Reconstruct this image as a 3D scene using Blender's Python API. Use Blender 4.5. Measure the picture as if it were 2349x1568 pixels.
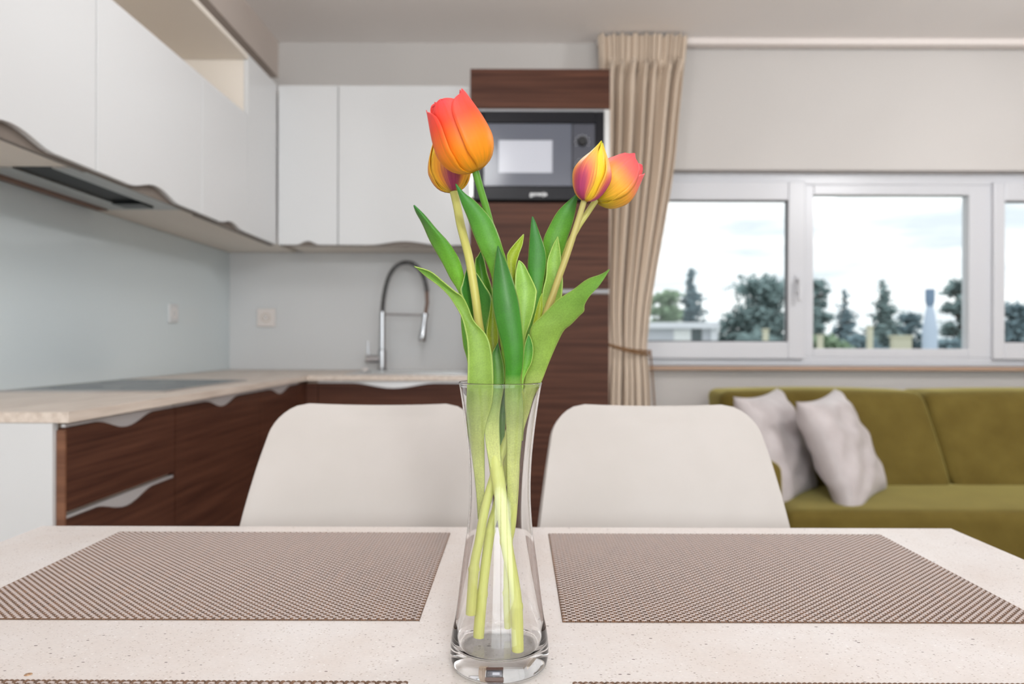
import bpy, bmesh, math, random
from mathutils import Vector, Matrix
R = math.radians
for o in list(bpy.data.objects):
    bpy.data.objects.remove(o)
COL = bpy.context.scene.collection
SC = bpy.context.scene

# ------------------------------------------------------------------ camera
F, CX, CY, CAMZ = 1600.0, 1187.0, 787.0, 1.006      # lens in image pixels (2349 wide), eye height
cam_d = bpy.data.cameras.new('camera'); cam = bpy.data.objects.new('camera', cam_d); COL.objects.link(cam)
cam_d.sensor_width = 36.0; cam_d.lens = 36.0*F/2349.0
cam_d.shift_x = -(CX-1174.5)/2349.0; cam_d.shift_y = (CY-784.0)/2349.0
cam_d.clip_start = 0.02; cam_d.clip_end = 500
cam.location = (0, 0, CAMZ); cam.rotation_euler = (R(90), R(-0.17), 0)
cam_d.dof.use_dof = True; cam_d.dof.focus_distance = 0.595; cam_d.dof.aperture_fstop = 5.6
SC.camera = cam

# ------------------------------------------------------------------ world, light, exposure
def srgb(r, g, b):
    def f(c):
        c /= 255.0
        return c/12.92 if c <= 0.04045 else ((c+0.055)/1.055)**2.4
    return (f(r), f(g), f(b), 1.0)
W = bpy.data.worlds.new('sky'); SC.world = W; W.use_nodes = True
nt = W.node_tree; nt.nodes.clear()
wo = nt.nodes.new('ShaderNodeOutputWorld'); wb = nt.nodes.new('ShaderNodeBackground')
wt = nt.nodes.new('ShaderNodeTexCoord'); wm = nt.nodes.new('ShaderNodeMapping'); wn = nt.nodes.new('ShaderNodeTexNoise')
wr = nt.nodes.new('ShaderNodeValToRGB')
wm.inputs['Scale'].default_value = (1.6, 1.6, 9.0); wm.inputs['Rotation'].default_value = (0.0, R(9), 0)
wn.inputs['Scale'].default_value = 2.6; wn.inputs['Detail'].default_value = 4.0; wn.inputs['Roughness'].default_value = 0.55
wr.color_ramp.elements[0].position = 0.36; wr.color_ramp.elements[0].color = (0.62, 0.67, 0.71, 1)
wr.color_ramp.elements[1].position = 0.60; wr.color_ramp.elements[1].color = (1.0, 1.0, 1.0, 1)
wb.inputs['Strength'].default_value = 1.35
nt.links.new(wt.outputs['Generated'], wm.inputs['Vector']); nt.links.new(wm.outputs['Vector'], wn.inputs['Vector'])
nt.links.new(wn.outputs['Fac'], wr.inputs['Fac']); nt.links.new(wr.outputs['Color'], wb.inputs['Color'])
nt.links.new(wb.outputs['Background'], wo.inputs['Surface'])

def area(name, loc, rot, sx, sy, power, col=(1, 1, 1)):
    d = bpy.data.lights.new(name, 'AREA'); d.shape = 'RECTANGLE'; d.size = sx; d.size_y = sy; d.energy = power; d.color = col
    o = bpy.data.objects.new(name, d); COL.objects.link(o); o.location = loc; o.rotation_euler = rot
    return o
area('terrace_daylight', (0.9, -2.72, 1.15), (R(90), 0, 0), 4.0, 2.1, 75, (0.97, 0.985, 1.0))      # daylight through the terrace doors behind the camera
SC.view_settings.view_transform = 'Standard'; SC.view_settings.look = 'None'
SC.view_settings.exposure = 0.15; SC.view_settings.gamma = 1.0; SC.view_settings.use_curve_mapping = False

# ------------------------------------------------------------------ helpers
def at(x, y, d):
    return Vector(((x-CX)*d/F, d, CAMZ-(y-CY)*d/F))
MATS = {}
def mat(name, col, rough=0.5, metal=0.0, spec=0.5, trans=0.0, ior=1.45, coat=0.0, sheen=0.0, emit=None):
    m = bpy.data.materials.new(name); m.use_nodes = True; MATS[name] = m
    b = m.node_tree.nodes['Principled BSDF']
    b.inputs['Base Color'].default_value = col; b.inputs['Roughness'].default_value = rough; b.inputs['Metallic'].default_value = metal
    b.inputs['Specular IOR Level'].default_value = spec; b.inputs['Transmission Weight'].default_value = trans; b.inputs['IOR'].default_value = ior
    b.inputs['Coat Weight'].default_value = coat; b.inputs['Sheen Weight'].default_value = sheen
    if emit: b.inputs['Emission Color'].default_value = emit[0]; b.inputs['Emission Strength'].default_value = emit[1]
    return m
def nodes(m): return m.node_tree.nodes, m.node_tree.links, m.node_tree.nodes['Principled BSDF']
def noise_col(m, c1, c2, scale=(5, 5, 5), detail=4, p0=0.35, p1=0.65, bump=0.0, rough=0.5, bdist=0.002):
    n, l, b = nodes(m)
    tc = n.new('ShaderNodeTexCoord'); mp = n.new('ShaderNodeMapping'); mp.inputs['Scale'].default_value = scale
    ns = n.new('ShaderNodeTexNoise'); ns.inputs['Scale'].default_value = 1.0; ns.inputs['Detail'].default_value = detail; ns.inputs['Roughness'].default_value = rough
    rp = n.new('ShaderNodeValToRGB'); rp.color_ramp.elements[0].position = p0; rp.color_ramp.elements[1].position = p1
    rp.color_ramp.elements[0].color = c1; rp.color_ramp.elements[1].color = c2
    l.new(tc.outputs['Object'], mp.inputs['Vector']); l.new(mp.outputs['Vector'], ns.inputs['Vector'])
    l.new(ns.outputs['Fac'], rp.inputs['Fac']); l.new(rp.outputs['Color'], b.inputs['Base Color'])
    if bump:
        bp = n.new('ShaderNodeBump'); bp.inputs['Strength'].default_value = bump; bp.inputs['Distance'].default_value = bdist
        l.new(ns.outputs['Fac'], bp.inputs['Height']); l.new(bp.outputs['Normal'], b.inputs['Normal'])
    return m
def thin_glass(name, tint=(0.96, 0.98, 0.98, 1)):
    m = bpy.data.materials.new(name); m.use_nodes = True; n = m.node_tree.nodes; l = m.node_tree.links; n.clear()
    o = n.new('ShaderNodeOutputMaterial'); mx = n.new('ShaderNodeMixShader'); t = n.new('ShaderNodeBsdfTransparent'); g = n.new('ShaderNodeBsdfGlossy')
    fr = n.new('ShaderNodeFresnel'); fr.inputs['IOR'].default_value = 1.2; g.inputs['Roughness'].default_value = 0.02
    t.inputs['Color'].default_value = tint
    l.new(fr.outputs['Fac'], mx.inputs['Fac']); l.new(t.outputs['BSDF'], mx.inputs[1]); l.new(g.outputs['BSDF'], mx.inputs[2]); l.new(mx.outputs['Shader'], o.inputs['Surface'])
    MATS[name] = m; return m

def mesh_obj(name, verts, faces, m=None, parent=None, smooth=False, uvs=None):
    me = bpy.data.meshes.new(name); me.from_pydata([tuple(v) for v in verts], [], faces)
    if uvs is not None:
        ul = me.uv_layers.new(name='UVMap')
        for lp in me.loops: ul.data[lp.index].uv = uvs[lp.vertex_index]
    if smooth: me.polygons.foreach_set('use_smooth', [True]*len(me.polygons))
    me.update()
    return link(name, me, m, parent)
def link(name, me, m=None, parent=None):
    o = bpy.data.objects.new(name, me); COL.objects.link(o)
    if m is not None: me.materials.append(MATS[m] if isinstance(m, str) else m)
    if parent is not None: o.parent = parent; o.matrix_parent_inverse = parent_inv(parent)
    return o
def world(o):
    M = Matrix.LocRotScale(o.location, o.rotation_euler, o.scale)
    return world(o.parent) @ o.matrix_parent_inverse @ M if o.parent else M
def parent_inv(p): return world(p).inverted()
def tag(o, label=None, cat=None, group=None, kind=None):
    if label: o['label'] = label
    if cat: o['category'] = cat
    if group: o['group'] = group
    if kind: o['kind'] = kind
    return o
def thing(name, loc, label, cat, group=None):
    o = bpy.data.objects.new(name, None); o.empty_display_size = 0.05; COL.objects.link(o); o.location = loc
    return tag(o, label, cat, group)

class MB:                                              # collects shapes of ONE part, world coordinates
    def __init__(s): s.bm = bmesh.new()
    def box(s, x0, x1, y0, y1, z0, z1, bev=0.0, seg=2):
        v = [s.bm.verts.new(p) for p in ((x0,y0,z0),(x1,y0,z0),(x1,y1,z0),(x0,y1,z0),(x0,y0,z1),(x1,y0,z1),(x1,y1,z1),(x0,y1,z1))]
        fs = [s.bm.faces.new([v[i] for i in f]) for f in ((3,2,1,0),(4,5,6,7),(0,1,5,4),(1,2,6,5),(2,3,7,6),(3,0,4,7))]
        if bev > 0:
            es = list({e for f in fs for e in f.edges})
            bmesh.ops.bevel(s.bm, geom=es, offset=bev, segments=seg, affect='EDGES', profile=0.5)
        return s
    def prism(s, pts, axis, a, b):                     # polygon in the plane normal to axis, extruded from a to b
        def P(p, t):
            return {'x': (t, p[0], p[1]), 'y': (p[0], t, p[1]), 'z': (p[0], p[1], t)}[axis]
        A = [s.bm.verts.new(P(p, a)) for p in pts]; B = [s.bm.verts.new(P(p, b)) for p in pts]
        s.bm.faces.new(A); s.bm.faces.new(B[::-1]); n = len(pts)
        for i in range(n): s.bm.faces.new((A[i], B[i], B[(i+1) % n], A[(i+1) % n]))
        return s
    def tube(s, pts, rad, seg=12, closed=False, caps=True):
        pts = [Vector(p) for p in pts]; n = len(pts)
        if not hasattr(rad, '__len__'): rad = [rad]*n
        up = None; rings = []
        for i, p in enumerate(pts):
            if closed: t = pts[(i+1) % n]-pts[i-1]
            else: t = pts[min(i+1, n-1)]-pts[max(i-1, 0)]
            t = t.normalized() if t.length > 1e-9 else Vector((0, 0, 1))
            if up is None:
                up = Vector((0, 0, 1)) if abs(t.z) < 0.9 else Vector((1, 0, 0))
            up = (up-t*up.dot(t)).normalized(); sd = t.cross(up)
            rings.append([s.bm.verts.new(p+(up*math.cos(a)+sd*math.sin(a))*rad[i]) for a in [2*math.pi*k/seg for k in range(seg)]])
        for i in range(n if closed else n-1):
            A, B = rings[i], rings[(i+1) % n]
            for k in range(seg): s.bm.faces.new((A[k], A[(k+1) % seg], B[(k+1) % seg], B[k]))
        if caps and not closed: s.bm.faces.new(rings[0][::-1]); s.bm.faces.new(rings[-1])
        return s
    def lathe(s, prof, c, seg=32, axis='z', close=False):   # prof: (r, h); closed ends when r == 0
        rings = []
        for r, h in prof:
            if r < 1e-6: rings.append([s.bm.verts.new(s._ax(0, 0, h, c, axis))])
            else: rings.append([s.bm.verts.new(s._ax(r*math.cos(2*math.pi*k/seg), r*math.sin(2*math.pi*k/seg), h, c, axis)) for k in range(seg)])
        n = len(rings)
        for i in range(n if close else n-1):
            A, B = rings[i], rings[(i+1) % n]
            for k in range(seg):
                a0, a1 = A[k % len(A)], A[(k+1) % len(A)]; b0, b1 = B[k % len(B)], B[(k+1) % len(B)]
                f = [v for j, v in enumerate((a0, a1, b1, b0)) if v not in (a0, a1, b1, b0)[:j]]
                if len(f) > 2: s.bm.faces.new(f)
        return s
    def _ax(s, u, v, h, c, axis):
        if axis == 'z': return (c[0]+u, c[1]+v, c[2]+h)
        if axis == 'y': return (c[0]+u, c[1]+h, c[2]+v)
        return (c[0]+h, c[1]+u, c[2]+v)
    def build(s, name, m, parent=None, smooth=False, bevel=0.0, fix=True):
        if fix: bmesh.ops.recalc_face_normals(s.bm, faces=s.bm.faces)
        me = bpy.data.meshes.new(name); s.bm.to_mesh(me); s.bm.free()
        if smooth:
            me.polygons.foreach_set('use_smooth', [True]*len(me.polygons))
            try: me.set_sharp_from_angle(angle=R(40))
            except Exception: pass
        o = link(name, me, m, parent)
        if bevel:
            b = o.modifiers.new('bevel', 'BEVEL'); b.width = bevel; b.segments = 2; b.limit_method = 'ANGLE'
        return o
def box(name, m, parent, x0, x1, y0, y1, z0, z1, bev=0.0, seg=2, smooth=False):
    return MB().box(x0, x1, y0, y1, z0, z1, bev, seg).build(name, m, parent, smooth or bev > 0.006)
def cr(vals, n):                                       # Catmull-Rom resampling of a list of tuples
    k = len(vals); out = []
    for i in range(n):
        t = i*(k-1)/(n-1); j = min(int(t), k-2); u = t-j
        p0, p1, p2, p3 = vals[max(j-1, 0)], vals[j], vals[j+1], vals[min(j+2, k-1)]
        out.append(tuple(0.5*((2*b)+(-a+c)*u+(2*a-5*b+4*c-d)*u*u+(-a+3*b-3*c+d)*u**3) for a, b, c, d in zip(p0, p1, p2, p3)))
    return out

# ------------------------------------------------------------------ materials
noise_col(mat('wall_paint', srgb(214, 206, 199), 0.85, spec=0.2), srgb(206, 202, 199), srgb(200, 196, 193), (1.2, 1.2, 1.2), 2)
noise_col(mat('ceiling_paint', srgb(212, 204, 198), 0.9, spec=0.15), srgb(240, 236, 234), srgb(235, 231, 229), (1, 1, 1), 2)
noise_col(mat('bulkhead_paint', srgb(205, 193, 184), 0.85, spec=0.2), srgb(206, 194, 186), srgb(199, 188, 180), (1, 1, 1), 2)
noise_col(mat('floor_wood', srgb(150, 120, 95), 0.4), srgb(165, 150, 138), srgb(188, 174, 162), (3, 30, 3), 5)
mat('white_lacquer', srgb(216, 217, 218), 0.22, spec=0.5)
mat('white_melamine', srgb(232, 224, 214), 0.5)
mat('carcass_beige', srgb(205, 190, 175), 0.55)
noise_col(mat('walnut', srgb(78, 46, 36), 0.5, spec=0.22), srgb(62, 35, 26), srgb(96, 61, 46), (2.2, 2.2, 75), 6, 0.3, 0.72)
noise_col(mat('walnut_edge', srgb(120, 78, 56), 0.45), srgb(108, 70, 50), srgb(132, 90, 66), (4, 4, 90), 5)
noise_col(mat('worktop', srgb(214, 198, 182), 0.38), srgb(226, 213, 201), srgb(204, 189, 176), (70, 5, 70), 5)
mat('grip_brown', srgb(122, 112, 104), 0.5)
mat('steel', (0.62, 0.62, 0.63, 1), 0.22, metal=1.0)
mat('dull_metal', (0.30, 0.30, 0.31, 1), 0.55, metal=0.8)
mat('brushed', (0.55, 0.55, 0.54, 1), 0.38, metal=1.0)
mat('chrome', (0.55, 0.55, 0.57, 1), 0.14, metal=1.0)
mat('handle_metal', (0.80, 0.80, 0.81, 1), 0.36, metal=0.55)
mat('spring_steel', (0.30, 0.30, 0.31, 1), 0.3, metal=1.0)
mat('black_glass', srgb(40, 41, 44), 0.18, spec=0.12)
mat('black_plastic', srgb(26, 26, 31), 0.3, spec=0.2)
mat('dark_plastic', srgb(18, 18, 20), 0.3)
mat('oven_door', srgb(92, 96, 108), 0.16, spec=0.6)
mat('oven_window_reflection', srgb(190, 193, 203), 0.2, spec=0.6)  # pale grey base stands in for the bright reflection on the door window
mat('oven_panel', srgb(70, 72, 82), 0.25)
mat('print_white', srgb(235, 236, 238), 0.5)
mat('filter_dark', srgb(38, 42, 44), 0.5, metal=0.3)
mat('wood_strip', srgb(120, 88, 72), 0.5)
mat('splash_glass', srgb(214, 224, 227), 0.08, spec=0.5)
mat('splash_white', srgb(216, 217, 218), 0.2, spec=0.45)
mat('white_plastic', srgb(232, 224, 220), 0.35)
mat('upvc', srgb(212, 213, 218), 0.3)
mat('sill_wood', srgb(180, 150, 128), 0.4)
mat('gasket', srgb(60, 62, 68), 0.5)
thin_glass('pane_glass')
mat('curtain_fabric', srgb(216, 199, 181), 0.9, spec=0.1, sheen=0.2)
mat('cord', srgb(132, 98, 66), 0.8)
noise_col(mat('sofa_fabric', srgb(132, 116, 52), 0.85, spec=0.2, sheen=0.9), srgb(94, 79, 32), srgb(108, 93, 42), (9, 9, 9), 5, 0.3, 0.7, 0.15)
MATS['sofa_fabric'].node_tree.nodes['Principled BSDF'].inputs['Sheen Tint'].default_value = srgb(226, 216, 140); MATS['sofa_fabric'].node_tree.nodes['Principled BSDF'].inputs['Sheen Roughness'].default_value = 0.35
noise_col(mat('pillow_fabric', srgb(206, 196, 196), 0.45, spec=0.4, sheen=0.2), srgb(194, 186, 186), srgb(184, 175, 175), (14, 14, 14), 4, bump=0.1)
noise_col(mat('chair_leather', srgb(230, 224, 219), 0.42, spec=0.35), srgb(200, 194, 190), srgb(194, 188, 183), (6, 6, 6), 3)
mat('mat_white', srgb(184, 171, 166), 0.5)
noise_col(mat('mat_brown', srgb(146, 116, 92), 0.6), srgb(98, 77, 63), srgb(126, 93, 69), (260, 20, 20), 2)
mat('glass', (1, 1, 1, 1), 0.0, trans=1.0, ior=1.46, spec=0.5)
mat('ground_green', srgb(104, 116, 96), 0.95, spec=0.0)
mat('needle_a', srgb(140, 160, 160), 0.9, spec=0.1); mat('needle_b', srgb(146, 168, 140), 0.9, spec=0.1); mat('needle_c', srgb(132, 154, 162), 0.9, spec=0.1)
mat('bark', srgb(92, 84, 78), 0.9)
mat('render_white', srgb(226, 228, 236), 0.8); mat('render_grey', srgb(196, 198, 208), 0.8)
mat('far_dark', srgb(62, 80, 84), 0.3); mat('post_cream', srgb(216, 212, 190), 0.8); mat('chimney_blue', srgb(128, 150, 178), 0.6); mat('chimney_pale', srgb(196, 210, 230), 0.6)

def table_material():
    m = mat('table_stone', srgb(236, 228, 222), 0.32, spec=0.4); n, l, b = nodes(m)
    tc = n.new('ShaderNodeTexCoord')
    ns = n.new('ShaderNodeTexNoise'); ns.inputs['Scale'].default_value = 9; ns.inputs['Detail'].default_value = 6; ns.inputs['Roughness'].default_value = 0.65
    rp = n.new('ShaderNodeValToRGB'); rp.color_ramp.elements[0].position = 0.3; rp.color_ramp.elements[1].position = 0.7
    rp.color_ramp.elements[0].color = srgb(214, 204, 198); rp.color_ramp.elements[1].color = srgb(225, 220, 218)
    l.new(tc.outputs['Object'], ns.inputs['Vector']); l.new(ns.outputs['Fac'], rp.inputs['Fac'])
    fm = n.new('ShaderNodeMapping'); fm.inputs['Scale'].default_value = (260, 520, 260); l.new(tc.outputs['Object'], fm.inputs['Vector'])
    fn = n.new('ShaderNodeTexNoise'); fn.inputs['Scale'].default_value = 1.0; fn.inputs['Detail'].default_value = 5; fn.inputs['Roughness'].default_value = 0.7; l.new(fm.outputs['Vector'], fn.inputs['Vector'])
    fr_n = n.new('ShaderNodeMapRange'); fr_n.inputs['From Min'].default_value = 0.3; fr_n.inputs['From Max'].default_value = 0.7; fr_n.inputs['To Min'].default_value = 0.93; fr_n.inputs['To Max'].default_value = 1.06; l.new(fn.outputs['Fac'], fr_n.inputs['Value'])
    fh = n.new('ShaderNodeHueSaturation'); l.new(fr_n.outputs['Result'], fh.inputs['Value']); l.new(rp.outputs['Color'], fh.inputs['Color'])
    cur = fh.outputs['Color']
    for sc, th, keep, colr, stretch in ((170, 0.22, 0.80, srgb(112, 100, 96), (0.8, 1.6, 1)), (480, 0.34, 0.50, srgb(176, 163, 154), (0.7, 1.5, 1)), (300, 0.26, 0.72, srgb(238, 236, 234), (0.7, 1.6, 1))):
        mp = n.new('ShaderNodeMapping'); mp.inputs['Scale'].default_value = stretch
        vo = n.new('ShaderNodeTexVoronoi'); vo.inputs['Scale'].default_value = sc
        l.new(tc.outputs['Object'], mp.inputs['Vector']); l.new(mp.outputs['Vector'], vo.inputs['Vector'])
        sx = n.new('ShaderNodeSeparateColor'); l.new(vo.outputs['Color'], sx.inputs['Color'])
        sel = n.new('ShaderNodeMath'); sel.operation = 'GREATER_THAN'; sel.inputs[1].default_value = keep; l.new(sx.outputs[0], sel.inputs[0])
        # speck size varies from cell to cell
        szm = n.new('ShaderNodeMath'); szm.operation = 'MULTIPLY'; szm.inputs[1].default_value = th; l.new(sx.outputs[1], szm.inputs[0])
        ls = n.new('ShaderNodeMath'); ls.operation = 'LESS_THAN'; l.new(vo.outputs['Distance'], ls.inputs[0]); l.new(szm.outputs[0], ls.inputs[1])
        mu = n.new('ShaderNodeMath'); mu.operation = 'MULTIPLY'; l.new(sel.outputs[0], mu.inputs[0]); l.new(ls.outputs[0], mu.inputs[1])
        mx = n.new('ShaderNodeMix'); mx.data_type = 'RGBA'; l.new(mu.outputs[0], mx.inputs['Factor']); l.new(cur, mx.inputs['A']); mx.inputs['B'].default_value = colr
        cur = mx.outputs['Result']
    l.new(cur, b.inputs['Base Color'])
table_material()

def ramp_mat(name, stops, rough=0.45, spec=0.4, axis=1, sub=0.0, vein=0.0, coat=0.0, edge=None):
    """colour along the UV (0 across, 1 along) of a leaf, stem or petal"""
    m = mat(name, (1, 1, 1, 1), rough, spec=spec, coat=coat); n, l, b = nodes(m)
    uv = n.new('ShaderNodeUVMap'); sp = n.new('ShaderNodeSeparateXYZ'); l.new(uv.outputs['UV'], sp.inputs['Vector'])
    rp = n.new('ShaderNodeValToRGB'); e = rp.color_ramp.elements
    while len(e) < len(stops): e.new(0.5)
    for k, (p, c) in enumerate(stops): e[k].position = p; e[k].color = c
    l.new(sp.outputs[axis], rp.inputs['Fac'])
    # fine lengthwise fibres
    mp = n.new('ShaderNodeMapping'); mp.inputs['Scale'].default_value = (26, 1.6, 1); l.new(uv.outputs['UV'], mp.inputs['Vector'])
    ns = n.new('ShaderNodeTexNoise'); ns.inputs['Scale'].default_value = 1.0; ns.inputs['Detail'].default_value = 4; l.new(mp.outputs['Vector'], ns.inputs['Vector'])
    hs = n.new('ShaderNodeHueSaturation'); ma = n.new('ShaderNodeMapRange'); ma.inputs['From Min'].default_value = 0.3; ma.inputs['From Max'].default_value = 0.7
    ma.inputs['To Min'].default_value = 1-vein; ma.inputs['To Max'].default_value = 1+vein; l.new(ns.outputs['Fac'], ma.inputs['Value'])
    l.new(ma.outputs['Result'], hs.inputs['Value']); l.new(rp.outputs['Color'], hs.inputs['Color']); cur = hs.outputs['Color']
    if edge:
        # mottled flesh and a thin pale margin
        n2 = n.new('ShaderNodeTexNoise'); n2.inputs['Scale'].default_value = 900; n2.inputs['Detail'].default_value = 3; tcn = n.new('ShaderNodeTexCoord'); l.new(tcn.outputs['Object'], n2.inputs['Vector'])
        n3 = n.new('ShaderNodeTexNoise'); n3.inputs['Scale'].default_value = 60; n3.inputs['Detail'].default_value = 3; l.new(tcn.outputs['Object'], n3.inputs['Vector'])
        ad = n.new('ShaderNodeMath'); ad.operation = 'ADD'; l.new(n2.outputs['Fac'], ad.inputs[0]); l.new(n3.outputs['Fac'], ad.inputs[1])
        m2 = n.new('ShaderNodeMapRange'); m2.inputs['From Min'].default_value = 0.7; m2.inputs['From Max'].default_value = 1.3; m2.inputs['To Min'].default_value = 0.84; m2.inputs['To Max'].default_value = 1.16; l.new(ad.outputs[0], m2.inputs['Value'])
        h2 = n.new('ShaderNodeHueSaturation'); l.new(m2.outputs['Result'], h2.inputs['Value']); l.new(cur, h2.inputs['Color'])
        e1 = n.new('ShaderNodeMath'); e1.operation = 'SUBTRACT'; e1.inputs[1].default_value = 0.5; l.new(sp.outputs[0], e1.inputs[0])
        e2 = n.new('ShaderNodeMath'); e2.operation = 'ABSOLUTE'; l.new(e1.outputs[0], e2.inputs[0])
        m3 = n.new('ShaderNodeMapRange'); m3.inputs['From Min'].default_value = 0.455; m3.inputs['From Max'].default_value = 0.5; m3.inputs['To Max'].default_value = 0.75; l.new(e2.outputs[0], m3.inputs['Value'])
        mx = n.new('ShaderNodeMix'); mx.data_type = 'RGBA'; l.new(m3.outputs['Result'], mx.inputs['Factor']); l.new(h2.outputs['Color'], mx.inputs['A']); mx.inputs['B'].default_value = edge; cur = mx.outputs['Result']
    l.new(cur, b.inputs['Base Color'])
    if sub:
        b.inputs['Subsurface Weight'].default_value = sub; b.inputs['Subsurface Radius'].default_value = (0.6, 0.4, 0.15); b.inputs['Subsurface Scale'].default_value = 0.004
    return m

# ================================================================== THE SETTING
XL, XRW, YB, YF, ZC = -1.49, 4.0, 3.6, -2.5, 2.554     # left wall, right wall, back wall, wall behind the camera, ceiling
def struct(o, label): return tag(o, label, None, None, 'structure')
struct(box('floor', 'floor_wood', None, XL, XRW, YF, YB, -0.1, 0.0), 'brown wood floor under the dining table and sofa')
struct(box('ceiling', 'ceiling_paint', None, XL-0.1, XRW+0.1, YF-0.3, YB+0.3, ZC, ZC+0.12), 'plain off-white ceiling')
struct(box('wall_left', 'wall_paint', None, XL-0.15, XL, YF-0.3, YB+0.3, 0, ZC), 'pale wall behind the left run of kitchen cabinets')
struct(box('wall_right', 'wall_paint', None, XRW, XRW+0.15, YF-0.3, YB+0.3, 0, ZC), 'pale wall at the sofa end of the room')
WX0, WX1, WZ0, WZ1 = 0.555, 3.40, 0.892, 1.905           # strip window opening
m = MB()
m.box(XL, WX0, YB, YB+0.30, 0, ZC); m.box(WX1, XRW, YB, YB+0.30, 0, ZC)
m.box(WX0, WX1, YB, YB+0.30, 0, WZ0); m.box(WX0, WX1, YB, YB+0.30, WZ1, ZC)
struct(m.build('wall_back', 'wall_paint'), 'pale wall with the strip window above the green sofa')
m = MB()
m.box(XL, -1.1, YF-0.25, YF, 0, ZC); m.box(2.9, XRW, YF-0.25, YF, 0, ZC); m.box(-1.1, 2.9, YF-0.25, YF, 2.2, ZC)
struct(m.build('wall_front', 'wall_paint'), 'wall with the terrace doors behind the viewer')
struct(box('trim_1', 'bulkhead_paint', None, XL, -1.2375, YF, YB, 2.372, ZC), 'taupe boxed bulkhead under the ceiling above the left wall cabinets')
# terrace doors behind the viewer
dr = tag(bpy.data.objects.new('door_1', None), 'white framed glazed terrace doors behind the viewer', None, None, 'structure'); COL.objects.link(dr); dr.location = (0.9, YF-0.1, 0)
for k in range(3):
    x0 = -1.1+k*4.0/3; x1 = x0+4.0/3
    m = MB(); m.box(x0, x0+0.07, YF-0.14, YF-0.07, 0, 2.2); m.box(x1-0.07, x1, YF-0.14, YF-0.07, 0, 2.2)
    m.box(x0+0.07, x1-0.07, YF-0.14, YF-0.07, 0, 0.09); m.box(x0+0.07, x1-0.07, YF-0.14, YF-0.07, 2.12, 2.2)
    sh = m.build('door_frame', 'upvc', dr)
    box('pane', 'pane_glass', sh, x0+0.07, x1-0.07, YF-0.11, YF-0.10, 0.09, 2.12)

# strip window: outer frame, two opening sashes and one fixed pane (frame plane 3.66 - 3.73)
def P(x, y, d=3.66): v = at(x, y, d); return v.x, v.z
w1 = tag(bpy.data.objects.new('window_1', None), 'white plastic strip window with three panes looking out on trees', None, None, 'structure'); COL.objects.link(w1); w1.location = ((WX0+WX1)/2, 3.7, WZ0)
xa, zt = P(1445, 411); xm1, zb = P(1845, 831); xm2, _ = P(1868, 0); xg2, _ = P(2226, 0); xs3, _ = P(2276, 0); xe = 3.385
YA, YBk = 3.66, 3.735
m = MB()
m.box(WX0, xa+0.012, YA+0.012, YBk, WZ0, WZ1); m.box(xe-0.012, WX1, YA+0.012, YBk, WZ0, WZ1)
m.box(xa+0.012, xe-0.012, YA+0.012, YBk, P(0, 420)[1], WZ1); m.box(xa+0.012, xe-0.012, YA+0.012, YBk, WZ0, P(0, 817)[1])
z2t, z2b = P(0, 443)[1], P(0, 797)[1]
m.box(xm1-0.02, xm2, YA+0.012, YBk, P(0, 817)[1], P(0, 420)[1]); m.box(xg2, xs3+0.02, YA+0.012, YBk, P(0, 817)[1], P(0, 420)[1])
m.box(xm2, xg2, YA+0.012, YBk, z2t, P(0, 420)[1]); m.box(xm2, xg2, YA+0.012, YBk, P(0, 817)[1], z2b)
fr = m.build('window_frame', 'upvc', w1, bevel=0.004)
box('pane', 'pane_glass', fr, xm2-0.005, xg2+0.005, YA+0.045, YA+0.052, z2b-0.005, z2t+0.005)
def sash(x0, x1, gx0, gx1, handle):
    zt_, zb_, gt, gb = P(0, 420)[1]+0.012, P(0, 821)[1], P(0, 458)[1], P(0, 782)[1]
    m = MB(); m.box(x0, gx0, YA-0.012, YA+0.05, zb_, zt_); m.box(gx1, x1, YA-0.012, YA+0.05, zb_, zt_)
    m.box(gx0, gx1, YA-0.012, YA+0.05, gt, zt_); m.box(gx0, gx1, YA-0.012, YA+0.05, zb_, gb)
    s = m.build('sash', 'upvc', w1, bevel=0.006)
    m = MB(); g = 0.006
    m.box(gx0, gx0+g, YA+0.004, YA+0.02, gb, gt); m.box(gx1-g, gx1, YA+0.004, YA+0.02, gb, gt); m.box(gx0+g, gx1-g, YA+0.004, YA+0.02, gt-g, gt); m.box(gx0+g, gx1-g, YA+0.004, YA+0.02, gb, gb+g)
    m.build('gasket', 'gasket', s)
    box('pane', 'pane_glass', s, gx0, gx1, YA+0.022, YA+0.03, gb, gt)
    hz = P(0, 650)[1]
    m = MB(); m.box(handle-0.014, handle+0.014, YA-0.022, YA-0.012, hz-0.05, hz+0.05, 0.003); m.box(handle-0.010, handle+0.010, YA-0.05, YA-0.022, hz+0.01, hz+0.03, 0.003); m.box(handle-0.010, handle+0.010, YA-0.062, YA-0.048, hz-0.09, hz+0.03, 0.004)
    m.build('window_handle', 'upvc', s)
sash(xa, xm1, P(1478, 0)[0], P(1806, 0)[0], P(1826, 0)[0])
sash(xs3, xe, P(2302, 0)[0], xe-0.085, xe-0.04)
box('window_sill', 'sill_wood', w1, WX0-0.03, WX1+0.05, 3.545, YA+0.012, 0.872, WZ0, 0.004)
sk = box('baseboard_back', 'white_plastic', None, 0.42, XRW, YB-0.014, YB, 0, 0.08); struct(sk, 'white skirting board below the window')
rail = box('curtain_rail', 'white_plastic', None, 0.40, XRW-0.02, 3.525, 3.58, ZC-0.032, ZC, 0.004); tag(rail, 'white curtain rail fixed to the ceiling above the window', 'curtain rail')

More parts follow.
